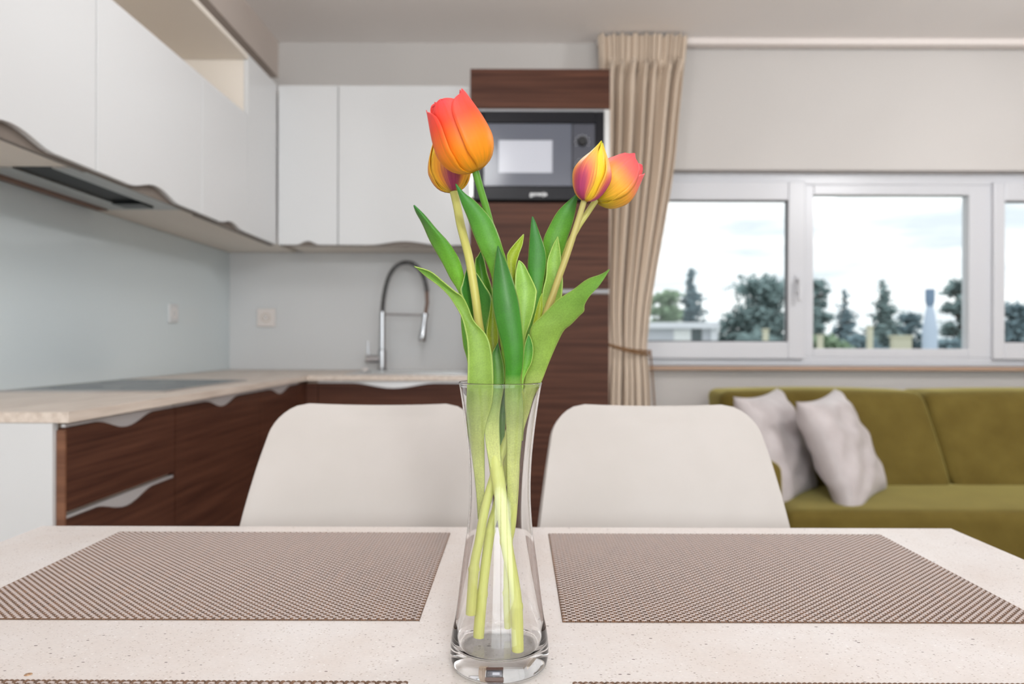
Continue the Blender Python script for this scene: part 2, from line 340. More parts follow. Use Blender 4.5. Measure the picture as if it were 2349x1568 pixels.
# ================================================================== KITCHEN
ZW, TW = 0.866, 0.021                                  # worktop top and thickness
XWF, YWF = -0.893, 2.97                                # worktop front edges (left run, back run)
m = MB()
SX0, SX1, SY0, SY1 = -0.74, -0.225, 3.08, 3.50         # sink cut-out
z0, z1 = ZW-TW, ZW
m.box(XL, XWF, 1.388, YWF, z0, z1); m.box(XL, SX0, YWF, YB, z0, z1)
m.box(SX0, -0.208, YWF, SY0, z0, z1); m.box(SX0, -0.208, SY1, YB, z0, z1); m.box(SX1, -0.208, SY0, SY1, z0, z1)
tag(m.build('worktop', 'worktop'), 'beige L-shaped kitchen worktop over the dark wood base cabinets', 'worktop')

def wave(c, half, h, n=13):                            # smooth bump used for the grips
    return [(c-half+2*half*i/(n-1), h*(0.5-0.5*math.cos(2*math.pi*i/(n-1)))**0.8) for i in range(n)]
XBF = -0.907                                           # front faces of the left base run
YBF = 2.99                                             # front faces of the back base run
def front_left(parent, name, y0, y1, za, zb, grip=True, hgt=0.024, half=0.115):
    c = (y0+y1)/2; half = min(half, (y1-y0)/2-0.02)
    pts = [(y0, za), (y1, za), (y1, zb)]
    dip = wave(c, half, hgt) if grip else []
    pts += [(y, zb-h) for y, h in reversed(dip)] + [(y0, zb)]
    f = MB().prism(pts, 'x', XBF-0.018, XBF).build(name, 'walnut', parent)
    if grip:
        pts = [(y0, zb+0.001), (y0, zb+0.007), (y1, zb+0.007), (y1, zb+0.001)] + [(y, zb+0.001-h) for y, h in reversed(dip)]
        MB().prism(pts, 'x', XBF-0.012, XBF-0.004).build('handle', 'handle_metal', f)
    return f
def front_back(parent, name, x0, x1, za, zb, hgt=0.022, half=0.17):
    c = (x0+x1)/2; dip = wave(c, half, hgt)
    pts = [(x0, za), (x1, za), (x1, zb)] + [(x, zb-h) for x, h in reversed(dip)] + [(x0, zb)]
    f = MB().prism(pts, 'y', YBF, YBF+0.018).build(name, 'walnut', parent)
    pts = [(x0, zb+0.001), (x0, zb+0.007), (x1, zb+0.007), (x1, zb+0.001)] + [(x, zb+0.001-h) for x, h in reversed(dip)]
    MB().prism(pts, 'y', YBF+0.004, YBF+0.012).build('handle', 'handle_metal', f)
    return f
ZF = ZW-TW-0.012                                       # top of the base fronts
def base_left(y0, y1, label, kind):
    t = thing('base_cabinet', ((XL+XBF)/2, (y0+y1)/2, 0), label, 'cabinet', 'dark wood base cabinets')
    box('carcass', 'carcass_beige', t, XL+0.002, XBF-0.02, y0+0.002, y1-0.002, 0.10, ZW-TW-0.001)
    box('plinth', 'walnut', t, XL+0.01, XBF-0.06, y0+0.002, y1-0.002, 0.0, 0.099)
    if kind == 'drawers':
        for za, zb in ((0.664, ZF), (0.394, 0.648), (0.104, 0.378)): front_left(t, 'drawer', y0, y1-0.003, za, zb)
    else: front_left(t, 'door', y0, y1-0.003, 0.104, ZF)
    return t
b1 = base_left(1.406, 1.85, 'dark wood drawer base with two silver wave handles beside the white end panel', 'drawers')
m = MB(); m.box(XL+0.002, XBF-0.0185, 1.389, 1.405, 0, ZW-TW-0.001); tag(m.build('end_panel', 'white_lacquer', b1), 'white side panel')
box('edge_band', 'walnut_edge', b1, XBF-0.018, XBF-0.001, 1.400, 1.4055, 0.104, ZF-0.004)
base_left(1.852, 2.46, 'dark wood base cabinet directly below the black hob', 'door')
base_left(2.462, 2.90, 'narrow dark wood base cabinet next to the inner worktop corner', 'door')
t = thing('base_cabinet', (-1.2, 3.28, 0), 'dark wood filler posts in the inner corner of the base cabinets', 'cabinet', 'dark wood base cabinets')
box('corner_post', 'walnut', t, XBF-0.018, XBF, 2.902, 3.008, 0.104, ZF); box('corner_post', 'walnut', t, XBF+0.002, XBF+0.05, YBF, YBF+0.018, 0.104, ZF)
box('carcass', 'carcass_beige', t, XL+0.002, XBF-0.02, 2.903, YB-0.002, 0.10, ZW-TW-0.001)
t = thing('base_cabinet', (-0.53, 3.3, 0), 'dark wood sink base cabinet with one long silver wave handle', 'cabinet', 'dark wood base cabinets')
m = MB(); m.box(XBF+0.002, -0.212, YBF+0.02, YB-0.002, 0.10, 0.62); m.box(XBF+0.002, SX0-0.012, YBF+0.02, YB-0.002, 0.62, ZW-TW-0.001); m.build('carcass', 'carcass_beige', t)
box('plinth', 'walnut', t, XBF+0.002, -0.212, YBF+0.06, YB-0.01, 0.0, 0.099)
front_back(t, 'door', XBF+0.053, -0.211, 0.104, ZF)

# hob
t = thing('hob', (-1.21, 2.23, ZW), 'black glass hob set into the left worktop', 'hob')
box('glass_plate', 'black_glass', t, -1.44, -0.985, 1.945, 2.53, ZW, ZW+0.005, 0.0015)
for (x, y, r) in ((-1.09, 2.09, 0.09), (-1.09, 2.38, 0.07), (-1.32, 2.09, 0.07), (-1.32, 2.38, 0.09)):
    MB().lathe([(r-0.003, 0), (r, 0), (r, 0.0004), (r-0.003, 0.0004)], (x, y, ZW+0.005), 40, 'z', True).build('cooking_zone', 'oven_door', t)
m = MB(); m.box(-0.984, -0.980, 1.941, 2.534, ZW, ZW+0.0055); m.box(-1.444, -0.984, 1.941, 1.945, ZW, ZW+0.0055); m.box(-1.444, -0.984, 2.53, 2.534, ZW, ZW+0.0055); m.build('rim', 'steel', t)

# splashbacks
tag(box('splashback', 'splash_glass', None, XL, XL+0.006, 1.40, YB-0.0065, ZW+0.001, 1.468), 'blue-grey glass splashback behind the hob', 'splashback')
tag(box('splashback', 'splash_white', None, XL+0.001, -0.209, YB-0.006, YB, ZW+0.001, 1.468), 'white splashback behind the kitchen tap', 'splashback')
sp_ = at(611, 730, 3.59)
t = thing('power_socket', (sp_.x, 3.594, sp_.z), 'white wall socket on the white splashback', 'socket')
box('cover_plate', 'white_plastic', t, sp_.x-0.047, sp_.x+0.047, 3.580, 3.594, sp_.z-0.047, sp_.z+0.047, 0.005, 3)
MB().lathe([(0.0235, 0.0), (0.0235, -0.0015), (0.0195, -0.0015), (0.0195, 0.0)], (sp_.x, 3.580, sp_.z), 28, 'y', True).build('socket_ring', 'carcass_beige', t)
for dx in (-0.009, 0.009): MB().lathe([(0.0, 0.0), (0.0025, 0.0), (0.0025, -0.001), (0, -0.001)], (sp_.x+dx, 3.580, sp_.z-0.003), 10, 'y').build('socket_hole', 'dark_plastic', t)
MB().lathe([(0.0, 0.0), (0.003, 0.0), (0.003, -0.009), (0, -0.009)], (sp_.x, 3.580, sp_.z+0.010), 10, 'y').build('earth_pin', 'steel', t)
# faint sockets on the left glass
t = thing('power_socket', (XL+0.006, 3.0, 1.13), 'pale wall socket on the glass splashback near the corner', 'socket')
box('cover_plate', 'splash_white', t, XL+0.006, XL+0.016, 2.955, 3.035, 1.09, 1.17, 0.004)
MB().lathe([(0.0225, 0.0), (0.0225, 0.0015), (0.0185, 0.0015), (0.0185, 0.0)], (XL+0.016, 2.995, 1.13), 24, 'x', True).build('socket_ring', 'white_plastic', t)

# ---- wall cabinets
XUF, YUF, ZU0, ZU1, ZUT = -1.106, 3.2, 1.455, 1.938, 2.186
def door_left(parent, y0, y1, half=0.14, h=0.028, zt=ZU1, c=None):
    c = (y0+y1)/2 if c is None else c
    pts = [(y0, zt), (y0, ZU0)] + [(y, ZU0+k) for y, k in wave(c, half, h)] + [(y1, ZU0), (y1, zt)]
    return MB().prism(pts, 'x', XUF-0.018, XUF).build('door', 'white_lacquer', parent, bevel=0.0015)
def door_back(parent, x0, x1, half, h=0.017):
    c = (x0+x1)/2
    pts = [(x0, ZUT), (x0, ZU0)] + [(x, ZU0+k) for x, k in wave(c, half, h)] + [(x1, ZU0), (x1, ZUT)]
    return MB().prism(pts, 'y', YUF, YUF+0.018).build('door', 'white_lacquer', parent, bevel=0.0015)
ZUB = 1.470
G = 'white wall cabinets'
def wall_left(y0, y1, label):
    t = thing('wall_cabinet', (-1.3, (y0+y1)/2, ZUB), label, 'cabinet', G)
    m = MB(); m.box(XL+0.002, XUF-0.036, y0+0.001, y1-0.001, ZUB, ZU1-0.022); m.build('carcass', 'white_melamine', t)
    box('grip_strip', 'grip_brown', t, XUF-0.035, XUF-0.0185, y0+0.001, min(y1, 3.2)-0.001, ZU0-0.005, ZU1-0.024)
    return t
t = wall_left(1.215, 1.828, 'white wall cabinet nearest the viewer with a wavy lower door edge'); door_left(t, 1.217, 1.827)
t = thing('wall_cabinet', (-1.3, 2.14, ZUB), 'white wall cabinet housing the cooker hood', 'cabinet', G)
box('grip_strip', 'grip_brown', t, XUF-0.023, XUF-0.0185, 1.831, 2.442, ZU0-0.005, ZU1-0.024)
m = MB(); m.box(XL+0.002, XUF-0.024, 1.830, 1.846, ZUB, ZU1-0.022); m.box(XL+0.002, XUF-0.024, 2.428, 2.443, ZUB, ZU1-0.022); m.box(XL+0.002, XUF-0.024, 1.847, 2.427, 1.62, ZU1-0.022); m.build('carcass', 'white_melamine', t)
door_left(t, 1.831, 2.442)
t = wall_left(2.446, 3.598, 'white corner wall cabinet with the tall filler panel')
door_left(t, 2.446, 2.857, 0.10, 0.017, c=2.70)
MB().prism([(2.859, ZU0), (3.199, ZU0), (3.199, ZUT), (2.859, ZUT)], 'x', XUF-0.018, XUF).build('filler_panel', 'white_lacquer', t)
box('upper_carcass', 'white_melamine', t, XL+0.002, XUF-0.02, 2.88, YB-0.002, ZU1-0.02, ZUT-0.001)
XD0 = at(637, 0, 3.2).x; XD1 = at(774, 0, 3.2).x
def wall_back_cab(x0, x1, label, half):
    t = thing('wall_cabinet', ((x0+x1)/2, 3.4, ZUB), label, 'cabinet', G)
    box('carcass', 'white_melamine', t, x0+0.001, x1-0.001, YUF+0.036, YB-0.001, ZUB, ZUT-0.001)
    box('grip_strip', 'grip_brown', t, x0+0.001, x1-0.001, YUF+0.0185, YUF+0.035, ZU0-0.003, ZUT-0.002)
    door_back(t, x0+0.0015, x1-0.0015, half)
wall_back_cab(XUF+0.004, XD1, 'narrow white wall cabinet above the wall socket', 0.05)
wall_back_cab(XD1+0.001, -0.216, 'wide white wall cabinet above the kitchen tap', 0.15)
# open shelf above the left doors
t = thing('open_shelf', (-1.3, 1.7, ZU1), 'open white shelf niche above the left wall cabinets', 'shelf')
box('bottom_panel', 'white_melamine', t, XL+0.002, XUF-0.003, 1.216, 2.856, ZU1-0.02, ZU1-0.001)
box('back_panel', 'white_melamine', t, XL+0.002, XL+0.012, 1.216, 2.856, ZU1, ZUT-0.022)
box('top_panel', 'white_melamine', t, XL+0.002, XUF, 1.216, 2.8575, ZUT-0.021, ZUT)
box('end_panel', 'white_melamine', t, XL+0.013, XUF-0.019, 2.8585, 2.878, ZU1, ZUT-0.022)
# cooker hood in the second wall cabinet
t = thing('cooker_hood', (-1.29, 2.14, 1.462), 'built-in steel cooker hood with dark filter under the wall cabinet', 'cooker hood')
h0, h1 = 1.466, 1.476
box('front_plate', 'brushed', t, -1.235, -1.130, 1.848, 2.426, h0, h1)
box('rear_plate', 'brushed', t, -1.425, -1.340, 1.848, 2.426, h0, h1)
box('end_plate', 'brushed', t, -1.339, -1.236, 2.375, 2.426, h0, h1)
box('filter', 'filter_dark', t, -1.339, -1.236, 1.848, 2.374, h0+0.006, h0+0.014)
box('switch_box', 'dark_plastic', t, -1.335, -1.240, 2.295, 2.372, h0-0.006, h0+0.0055)
box('motor_box', 'brushed', t, -1.42, -1.14, 1.86, 2.41, 1.4965, 1.615)
box('wood_strip', 'wood_strip', t, -1.462, -1.427, 1.848, 2.426, h0-0.004, h1)
# ---- tall oven housing
TX0, TX1, YT = -0.206, 0.394, 3.0
def zt_(y, d=3.0): return CAMZ+(CY-y)*d/F
t = thing('tall_cabinet', (0.094, 3.3, 0), 'tall dark wood cabinet holding the built-in microwave', 'cabinet')
m = MB(); ZM1, ZM0 = zt_(250), zt_(463)
m.box(TX0, TX1, YT+0.02, YB-0.001, 0.1, ZM0); m.box(TX0, TX1, YT+0.02, YB-0.001, ZM1, zt_(158))
m.box(TX0, TX0+0.018, YT+0.02, YB-0.001, ZM0, ZM1); m.box(TX1-0.018, TX1, YT+0.02, YB-0.001, ZM0, ZM1); m.box(TX0+0.018, TX1-0.018, YB-0.02, YB-0.001, ZM0, ZM1)
m.build('carcass', 'carcass_beige', t)
box('top_panel', 'walnut', t, TX0, TX1, YT, YT+0.018, zt_(248), zt_(158))
box('door', 'walnut', t, TX0, TX1, YT, YT+0.018, zt_(661), zt_(465))
dl = box('door', 'walnut', t, TX0, TX1, YT, YT+0.018, 0.104, zt_(674))
m = MB(); pts = [(TX0, zt_(671.5)), (TX0, zt_(663.5)), (TX1, zt_(663.5)), (TX1, zt_(671.5))]; m.prism(pts, 'y', YT+0.002, YT+0.014); m.build('handle', 'dull_metal', dl)
box('plinth', 'walnut', t, TX0, TX1, YT+0.06, YB-0.01, 0, 0.099)
for xa_, xb_ in ((TX1-0.023, TX1), (TX0, TX0+0.012)): box('metal_trim', 'brushed', t, xa_, xb_, YT-0.001, YT+0.019, ZM0+0.02, ZM1-0.001)
box('top_trim', 'dull_metal', t, TX0+0.012, TX1-0.023, YT-0.001, YT+0.019, ZM1-0.010, ZM1-0.001)
# microwave
def X3(x, d=3.0): return (x-CX)*d/F
t = thing('microwave', (0.09, 3.2, ZM0), 'black built-in microwave oven in the tall dark cabinet', 'microwave')
fx0, fx1, fz0, fz1 = TX0+0.013, TX1-0.024, ZM0+0.006, ZM1-0.012
ix0, ix1, iz0, iz1 = X3(1108), X3(1364), zt_(428), zt_(284)
m = MB(); m.box(fx0, ix0, YT-0.012, YT+0.018, fz0, fz1); m.box(ix1, fx1, YT-0.012, YT+0.018, fz0, fz1); m.box(ix0, ix1, YT-0.012, YT+0.018, iz1, fz1); m.box(ix0, ix1, YT-0.012, YT+0.018, fz0, iz0)
m.build('surround', 'black_plastic', t, bevel=0.004)
box('housing', 'dark_plastic', t, fx0+0.01, fx1-0.01, YT+0.02, YT+0.40, fz0+0.005, fz1-0.005)
cxm = X3(1310)
dw = [X3(1143), X3(1266), zt_(397), zt_(322)]
m = MB(); m.box(ix0+0.002, dw[0], YT-0.008, YT+0.017, iz0+0.002, iz1-0.002); m.box(dw[1], cxm, YT-0.008, YT+0.017, iz0+0.002, iz1-0.002); m.box(dw[0], dw[1], YT-0.008, YT+0.017, dw[3], iz1-0.002); m.box(dw[0], dw[1], YT-0.008, YT+0.017, iz0+0.002, dw[2])
d_ = m.build('door', 'oven_door', t); box('door_window', 'oven_window_reflection', d_, dw[0], dw[1], YT-0.005, YT+0.01, dw[2], dw[3])
cp = box('control_panel', 'oven_panel', t, cxm+0.004, ix1-0.002, YT-0.008, YT+0.017, iz0+0.002, iz1-0.002)
for (kx, ky) in ((1334, 326), (1334, 380)):
    c = (X3(kx), YT-0.008, zt_(ky))
    k = MB().lathe([(0, -0.022), (0.017, -0.022), (0.0195, -0.018), (0.0205, 0.0), (0, 0.0)], c, 28, 'y').build('knob', 'dark_plastic', cp, True)
    m = MB()
    for q in range(9):
        a = R(-30+q*30); m.box(c[0]+0.029*math.cos(a)-0.0016, c[0]+0.029*math.cos(a)+0.0016, c[1]-0.0006, c[1], c[2]+0.029*math.sin(a)-0.0016, c[2]+0.029*math.sin(a)+0.0016)
    m.build('dial_marks', 'print_white', cp)
cu = bpy.data.curves.new('brand_lettering', 'FONT'); cu.body = 'gorenje'; cu.size = 0.024; cu.extrude = 0.0004; cu.offset = 0.0006; cu.align_x = 'CENTER'
tmp = bpy.data.objects.new('tmp', cu); COL.objects.link(tmp)
me = bpy.data.meshes.new_from_object(tmp); bpy.data.objects.remove(tmp)
me.transform(Matrix.Translation((X3(1234), YT-0.0128, zt_(450))) @ Matrix.Rotation(R(90), 4, 'X'))
o = link('brand_lettering', me, 'print_white', t)

# ---- sink and tap
t = thing('kitchen_sink', (-0.48, 3.3, ZW), 'stainless steel sink set into the back worktop', 'sink')
m = MB(); zr = ZW+0.004
m.box(SX0-0.015, SX1+0.012, SY0-0.015, SY0+0.03, ZW+0.0002, zr); m.box(SX0-0.015, SX1+0.012, SY1-0.10, SY1+0.015, ZW+0.0002, zr); m.box(SX0-0.015, SX0+0.03, SY0+0.03, SY1-0.10, ZW+0.0002, zr); m.box(SX1-0.02, SX1+0.012, SY0+0.03, SY1-0.10, ZW+0.0002, zr)
m.build('rim', 'steel', t)
m = MB(); bx0, bx1, by0, by1, bz = SX0+0.031, SX1-0.021, SY0+0.031, SY1-0.101, 0.69
m.box(bx0, bx1, by0, by1, bz, bz+0.003); m.box(bx0, bx0+0.003, by0, by1, bz, zr-0.0005); m.box(bx1-0.003, bx1, by0, by1, bz, zr-0.0005); m.box(bx0, bx1, by0, by0+0.003, bz, zr-0.0005); m.box(bx0, bx1, by1-0.003, by1, bz, zr-0.0005)
m.build('basin', 'brushed', t)
MB().lathe([(0, 0.012), (0.014, 0.011), (0.017, 0.006), (0.017, 0), (0, 0)], (at(838, 0, 3.45).x, 3.45, zr), 20).build('waste_knob', 'white_plastic', t, True)
FX, FY = at(877, 0, 3.45).x, 3.45
def fp(x, y): v = at(x, y, FY); return Vector((v.x, FY, v.z))
t = thing('kitchen_tap', (FX, FY, zr), 'chrome spring-neck kitchen tap over the sink', 'tap')
MB().lathe([(0, 0), (0.026, 0), (0.026, 0.006), (0.021, 0.010), (0.021, 0.10), (0.015, 0.105), (0.0145, fp(0, 716).z-zr), (0, fp(0, 716).z-zr)], (FX, FY, zr), 28).build('body', 'chrome', t, True)
arc = cr([tuple(fp(x, y)) for x, y in ((877, 717), (879, 690), (884, 660), (893, 632), (908, 612), (928, 603), (948, 607), (964, 622), (974, 645), (979, 668))], 60)
MB().tube(arc, 0.0075, 10).build('hose', 'dark_plastic', t, True)
sp = []; fine = cr(arc, 900)
for i, p in enumerate(fine):
    p = Vector(p); a = i*2*math.pi/18
    tg = (Vector(fine[min(i+1, 899)])-Vector(fine[max(i-1, 0)])).normalized(); sd = Vector((0, 1, 0)); up = tg.cross(sd)
    sp.append(p+(up*math.cos(a)+sd*math.sin(a))*0.0115)
MB().tube(sp, 0.0024, 5).build('spring', 'spring_steel', t, True)
MB().tube([fp(979, 666), fp(980, 695), fp(975, 724)], [0.0085, 0.008, 0.008], 12).build('inner_hose', 'wood_strip', t, True)
v0 = fp(975, 720); v1 = fp(968, 783); dv = v0-v1
MB().tube([v0, v0-dv*0.12, v0-dv*0.3, v0-dv*0.7, v0-dv*0.95, v1], [0.011, 0.013, 0.011, 0.0165, 0.019, 0.017], 18).build('spray_head', 'chrome', t, True)
m = MB(); m.tube([fp(878, 721), fp(972, 723)], 0.0055, 10); m.build('support_arm', 'chrome', t, True)
m = MB(); m.lathe([(0.013, -0.008), (0.0165, -0.008), (0.0165, 0.008), (0.013, 0.008)], v0-dv*0.05, 20, 'z', True); m.build('holder_ring', 'chrome', t, True)
m = MB(); m.tube([fp(872, 824), fp(840, 824)], 0.0195, 18); m.build('valve', 'chrome', t, True)
m = MB(); m.tube([fp(845, 816), fp(844, 784)], [0.006, 0.0045], 10); m.build('lever', 'chrome', t, True)

# ================================================================== CURTAIN
def curtain():
    prof = [(2.541, .400, .846), (2.46, .403, .838), (2.379, .405, .829), (2.15, .408, .805), (1.84, .41, .772), (1.409, .415, .700), (1.194, .42, .664), (1.05, .43, .650), (.989, .438, .645), (.93, .432, .650), (.762, .42, .660), (.40, .405, .672), (.02, .40, .68)]
    rows = cr(prof, 110); nc = 220; V = []; U = []
    rnd = random.Random(4); ph = [rnd.uniform(-0.5, 0.5) for _ in range(12)]
    for i, (z, a, b) in enumerate(rows):
        hd = min(max((z-2.36)/0.06, 0), 1); hd = hd*hd*(3-2*hd)            # gathered header
        ga = math.exp(-((z-2.375)/0.035)**2)                              # gathering tape line
        pin = math.exp(-((z-0.985)/0.10)**2)                              # pinched by the cord
        for j in range(nc):
            u = j/(nc-1)
            w = u+0.018*math.sin(2*math.pi*u*3+1.0+z*0.5)
            big = math.sin(2*math.pi*(7.5*w)+0.5*math.sin(z*1.7+ph[0]))+0.35*math.sin(2*math.pi*(15*w)+ph[1]*4+z)
            fine = math.sin(2*math.pi*(17*w)+0.8*math.sin(9*w))+0.4*math.sin(2*math.pi*41*w)
            y = 3.475+(0.040*(1-0.4*pin)*big)*(1-hd)+0.014*fine*hd-0.030*ga*(abs(math.sin(2*math.pi*4.5*w+0.6))**3)+0.020*ga*math.sin(2*math.pi*15*w)
            y -= 0.05*(b-a)*math.sin(math.pi*u)*(1-pin)*0.4
            x = a+(b-a)*u+0.004*math.sin(2*math.pi*7.5*w+1.3)*(1-hd)
            V.append((x, min(y, 3.518), z+(0.006*math.sin(2*math.pi*8*w) if i == 0 else 0))); U.append((u, 1-i/109))
    Fc = [(i*nc+j, i*nc+j+1, (i+1)*nc+j+1, (i+1)*nc+j) for i in range(109) for j in range(nc-1)]
    o = mesh_obj('curtain', V, Fc, 'curtain_fabric', None, True, U)
    s = o.modifiers.new('thick', 'SOLIDIFY'); s.thickness = 0.002
    tag(o, 'beige pleated curtain gathered beside the tall dark cabinet', 'curtain')
curtain()
t = thing('curtain_tieback', (0.54, 3.475, 0.98), 'brown twisted cord tied around the beige curtain', 'tieback')
for k, dz in enumerate((0.0, -0.018)):
    pts = []
    for i in range(60):
        a = 2*math.pi*i/60; pts.append((0.541+0.122*math.cos(a), 3.475+0.056*math.sin(a), 0.985+dz*(0.5+0.5*math.cos(a))-0.022*math.cos(a)+0.006*math.cos(2*a)))
    MB().tube(pts, 0.0055, 8, closed=True).build('cord', 'cord', t, True)
MB().tube([(0.655, 3.44, 0.965), (0.66, 3.43, 0.90), (0.668, 3.43, 0.80), (0.675, 3.43, 0.70)], [0.005, 0.004, 0.004, 0.004], 8).build('cord_tail', 'cord', t, True)

# ================================================================== SOFA
def soft(name, m, parent, x0, x1, y0, y1, z0, z1, r, puff=0.0, tilt=0.0, seed=1, nd=5):
    """upholstered block: rounded, slightly puffed box; tilt leans its top away from the viewer"""
    bm = bmesh.new(); bmesh.ops.create_cube(bm, size=1.0)
    bmesh.ops.subdivide_edges(bm, edges=bm.edges, cuts=nd*2, use_grid_fill=True)
    S = Vector((x1-x0, y1-y0, z1-z0)); c = Vector(((x0+x1)/2, (y0+y1)/2, (z0+z1)/2)); rnd = random.Random(seed)
    for v in bm.verts:
        p = Vector((v.co.x*S.x, v.co.y*S.y, v.co.z*S.z)); h = S/2
        # concentrate grid lines near the edges
        q = Vector([math.copysign(h[k]*(1-(1-abs(v.co[k])*2)**1.9), v.co[k]) if abs(v.co[k]) > 1e-9 else 0 for k in range(3)])
        inner = Vector([max(-(h[k]-r), min(h[k]-r, q[k])) for k in range(3)]); dlt = q-inner
        if dlt.length > 1e-9 and sum(1 for k in range(3) if abs(dlt[k]) > 1e-6) > 0: q = inner+dlt.normalized()*min(r, dlt.length if sum(1 for k in range(3) if abs(dlt[k]) > 1e-6) == 1 else r)
        n = [q[k]/h[k] for k in range(3)]
        f = Vector((n[0]*(1-n[1]**2)*(1-n[2]**2), n[1]*(1-n[0]**2)*(1-n[2]**2), n[2]*(1-n[0]**2)*(1-n[1]**2)))
        q = q+f*puff+Vector((0, tilt*(n[2]*0.5+0.5), 0))
        v.co = c+q
    me = bpy.data.meshes.new(name); bmesh.ops.recalc_face_normals(bm, faces=bm.faces); bm.to_mesh(me); bm.free()
    me.polygons.foreach_set('use_smooth', [True]*len(me.polygons))
    return link(name, me, m, parent)
SEAT = 0.405
t = thing('sofa', (2.2, 3.0, 0), 'olive green upholstered sofa standing under the strip window', 'sofa')
soft('seat_cushion', 'sofa_fabric', t, 0.975, 3.60, 2.50, 3.10, 0.12, SEAT, 0.035, 0.012, nd=9)
box('base', 'sofa_fabric', t, 0.97, 3.62, 2.56, 3.46, 0.07, 0.118, 0.01)
bx = at(2127, 0, 3.15).x
for k, (x0, x1) in enumerate(((0.925, bx-0.003), (bx+0.003, 2.84), (2.846, 3.62))):
    soft('back_cushion', 'sofa_fabric', t, x0, x1, 2.93, 3.20, 0.385, 0.79, 0.042, 0.014, 0.23, seed=k, nd=7)
soft('armrest', 'sofa_fabric', t, 0.87, 0.970, 2.52, 3.20, 0.07, 0.575, 0.042, 0.006, nd=6)
soft('armrest', 'sofa_fabric', t, 3.625, 3.74, 2.52, 3.20, 0.07, 0.575, 0.042, 0.006, nd=6)
for x in (0.95, 3.65):
    for y in (2.6, 3.38): MB().lathe([(0, 0), (0.016, 0), (0.024, 0.069), (0, 0.069)], (x, y, 0.0), 16).build('leg', 'bark', t, True)

def pillow(label, c, w, h, th, rot, seed):
    n = 30; V = []; Fc = []; rnd = random.Random(seed); w1_, w2_ = rnd.uniform(0, 6), rnd.uniform(0, 6)
    for side in (1, -1):
        for i in range(n+1):
            for j in range(n+1):
                u = -1+2*i/n; v = -1+2*j/n
                x = u*w/2*(1-0.09*(1-v*v)*abs(u)); z = v*h/2*(1-0.09*(1-u*u)*abs(v))
                k = max(0.0, (1-u**4)*(1-v**4))**0.55
                wr = 0.011*math.sin(4*u+3*v*v+w1_)*math.sin(8*v-3*u+w2_)*k**3+0.003*math.sin(17*v+4*u+w2_)*math.sin(3*u+w1_)*k**3+0.006*math.sin(13*v+5*u*u+w1_)*max(0, 1-k)*k*3
                V.append((x, side*(th/2*k)+wr, z))
    N = (n+1)*(n+1)
    for s in range(2):
        for i in range(n):
            for j in range(n):
                a = s*N+i*(n+1)+j; f = (a, a+n+1, a+n+2, a+1); Fc.append(f if s == 0 else f[::-1])
    o = mesh_obj('cushion', V, Fc, 'pillow_fabric', None, True)
    bm = bmesh.new(); bm.from_mesh(o.data); bmesh.ops.remove_doubles(bm, verts=bm.verts, dist=1e-5); bmesh.ops.recalc_face_normals(bm, faces=bm.faces); bm.to_mesh(o.data); bm.free()
    ex, ez = Vector(rot[0]).normalized(), Vector(rot[1]); ez = (ez-ex*ez.dot(ex)).normalized(); ey = ez.cross(ex)
    M = Matrix((ex, ey, ez)).transposed(); o.location = c; o.rotation_euler = M.to_euler()
    tag(o, label, 'cushion', 'grey satin cushions on the sofa')
pillow('grey satin cushion leaning in front of the other, fully visible on the sofa', at(1933, 1027, 2.80), 0.48, 0.47, 0.15, ((0.66, 0.75, 0.06), (-0.52, 0.0, 0.85)), 3)
pillow('grey satin cushion partly hidden behind the chair back and the front cushion', at(1782, 1022, 2.86), 0.46, 0.47, 0.15, ((0.66, 0.75, 0.03), (-0.44, 0.0, 0.89)), 8)

# ================================================================== TABLE, CHAIRS
TBX0, TBX1, TBY0, TBY1, TZ = -0.662, 0.606, 0.13, 0.973, 0.75
t = thing('dining_table', (0, 0.55, 0), 'pale speckled stone-look dining table in the foreground', 'table')
box('table_top', 'table_stone', t, TBX0, TBX1, TBY0, TBY1, TZ-0.03, TZ, 0.0015)
for x in (TBX0+0.06, TBX1-0.12):
    for y in (TBY0+0.06, TBY1-0.12): box('leg', 'white_lacquer', t, x, x+0.06, y, y+0.06, 0, TZ-0.0305)
for y in (TBY1-0.10, TBY0+0.08): box('apron', 'white_lacquer', t, TBX0+0.12, TBX1-0.12, y, y+0.02, TZ-0.09, TZ-0.0305)
kn = at(67, 1549.5, 0.256*F/762.5)
mm = noise_col(mat('knot_brown', srgb(140, 92, 60), 0.5), srgb(110, 66, 40), srgb(205, 170, 135), (250, 250, 250), 2)
o = MB().lathe([(0, 0.0003), (0.0024, 0.0003), (0.0029, 0.0)], (kn.x, kn.y, TZ), 14).build('stain_spot', 'knot_brown', t, True)

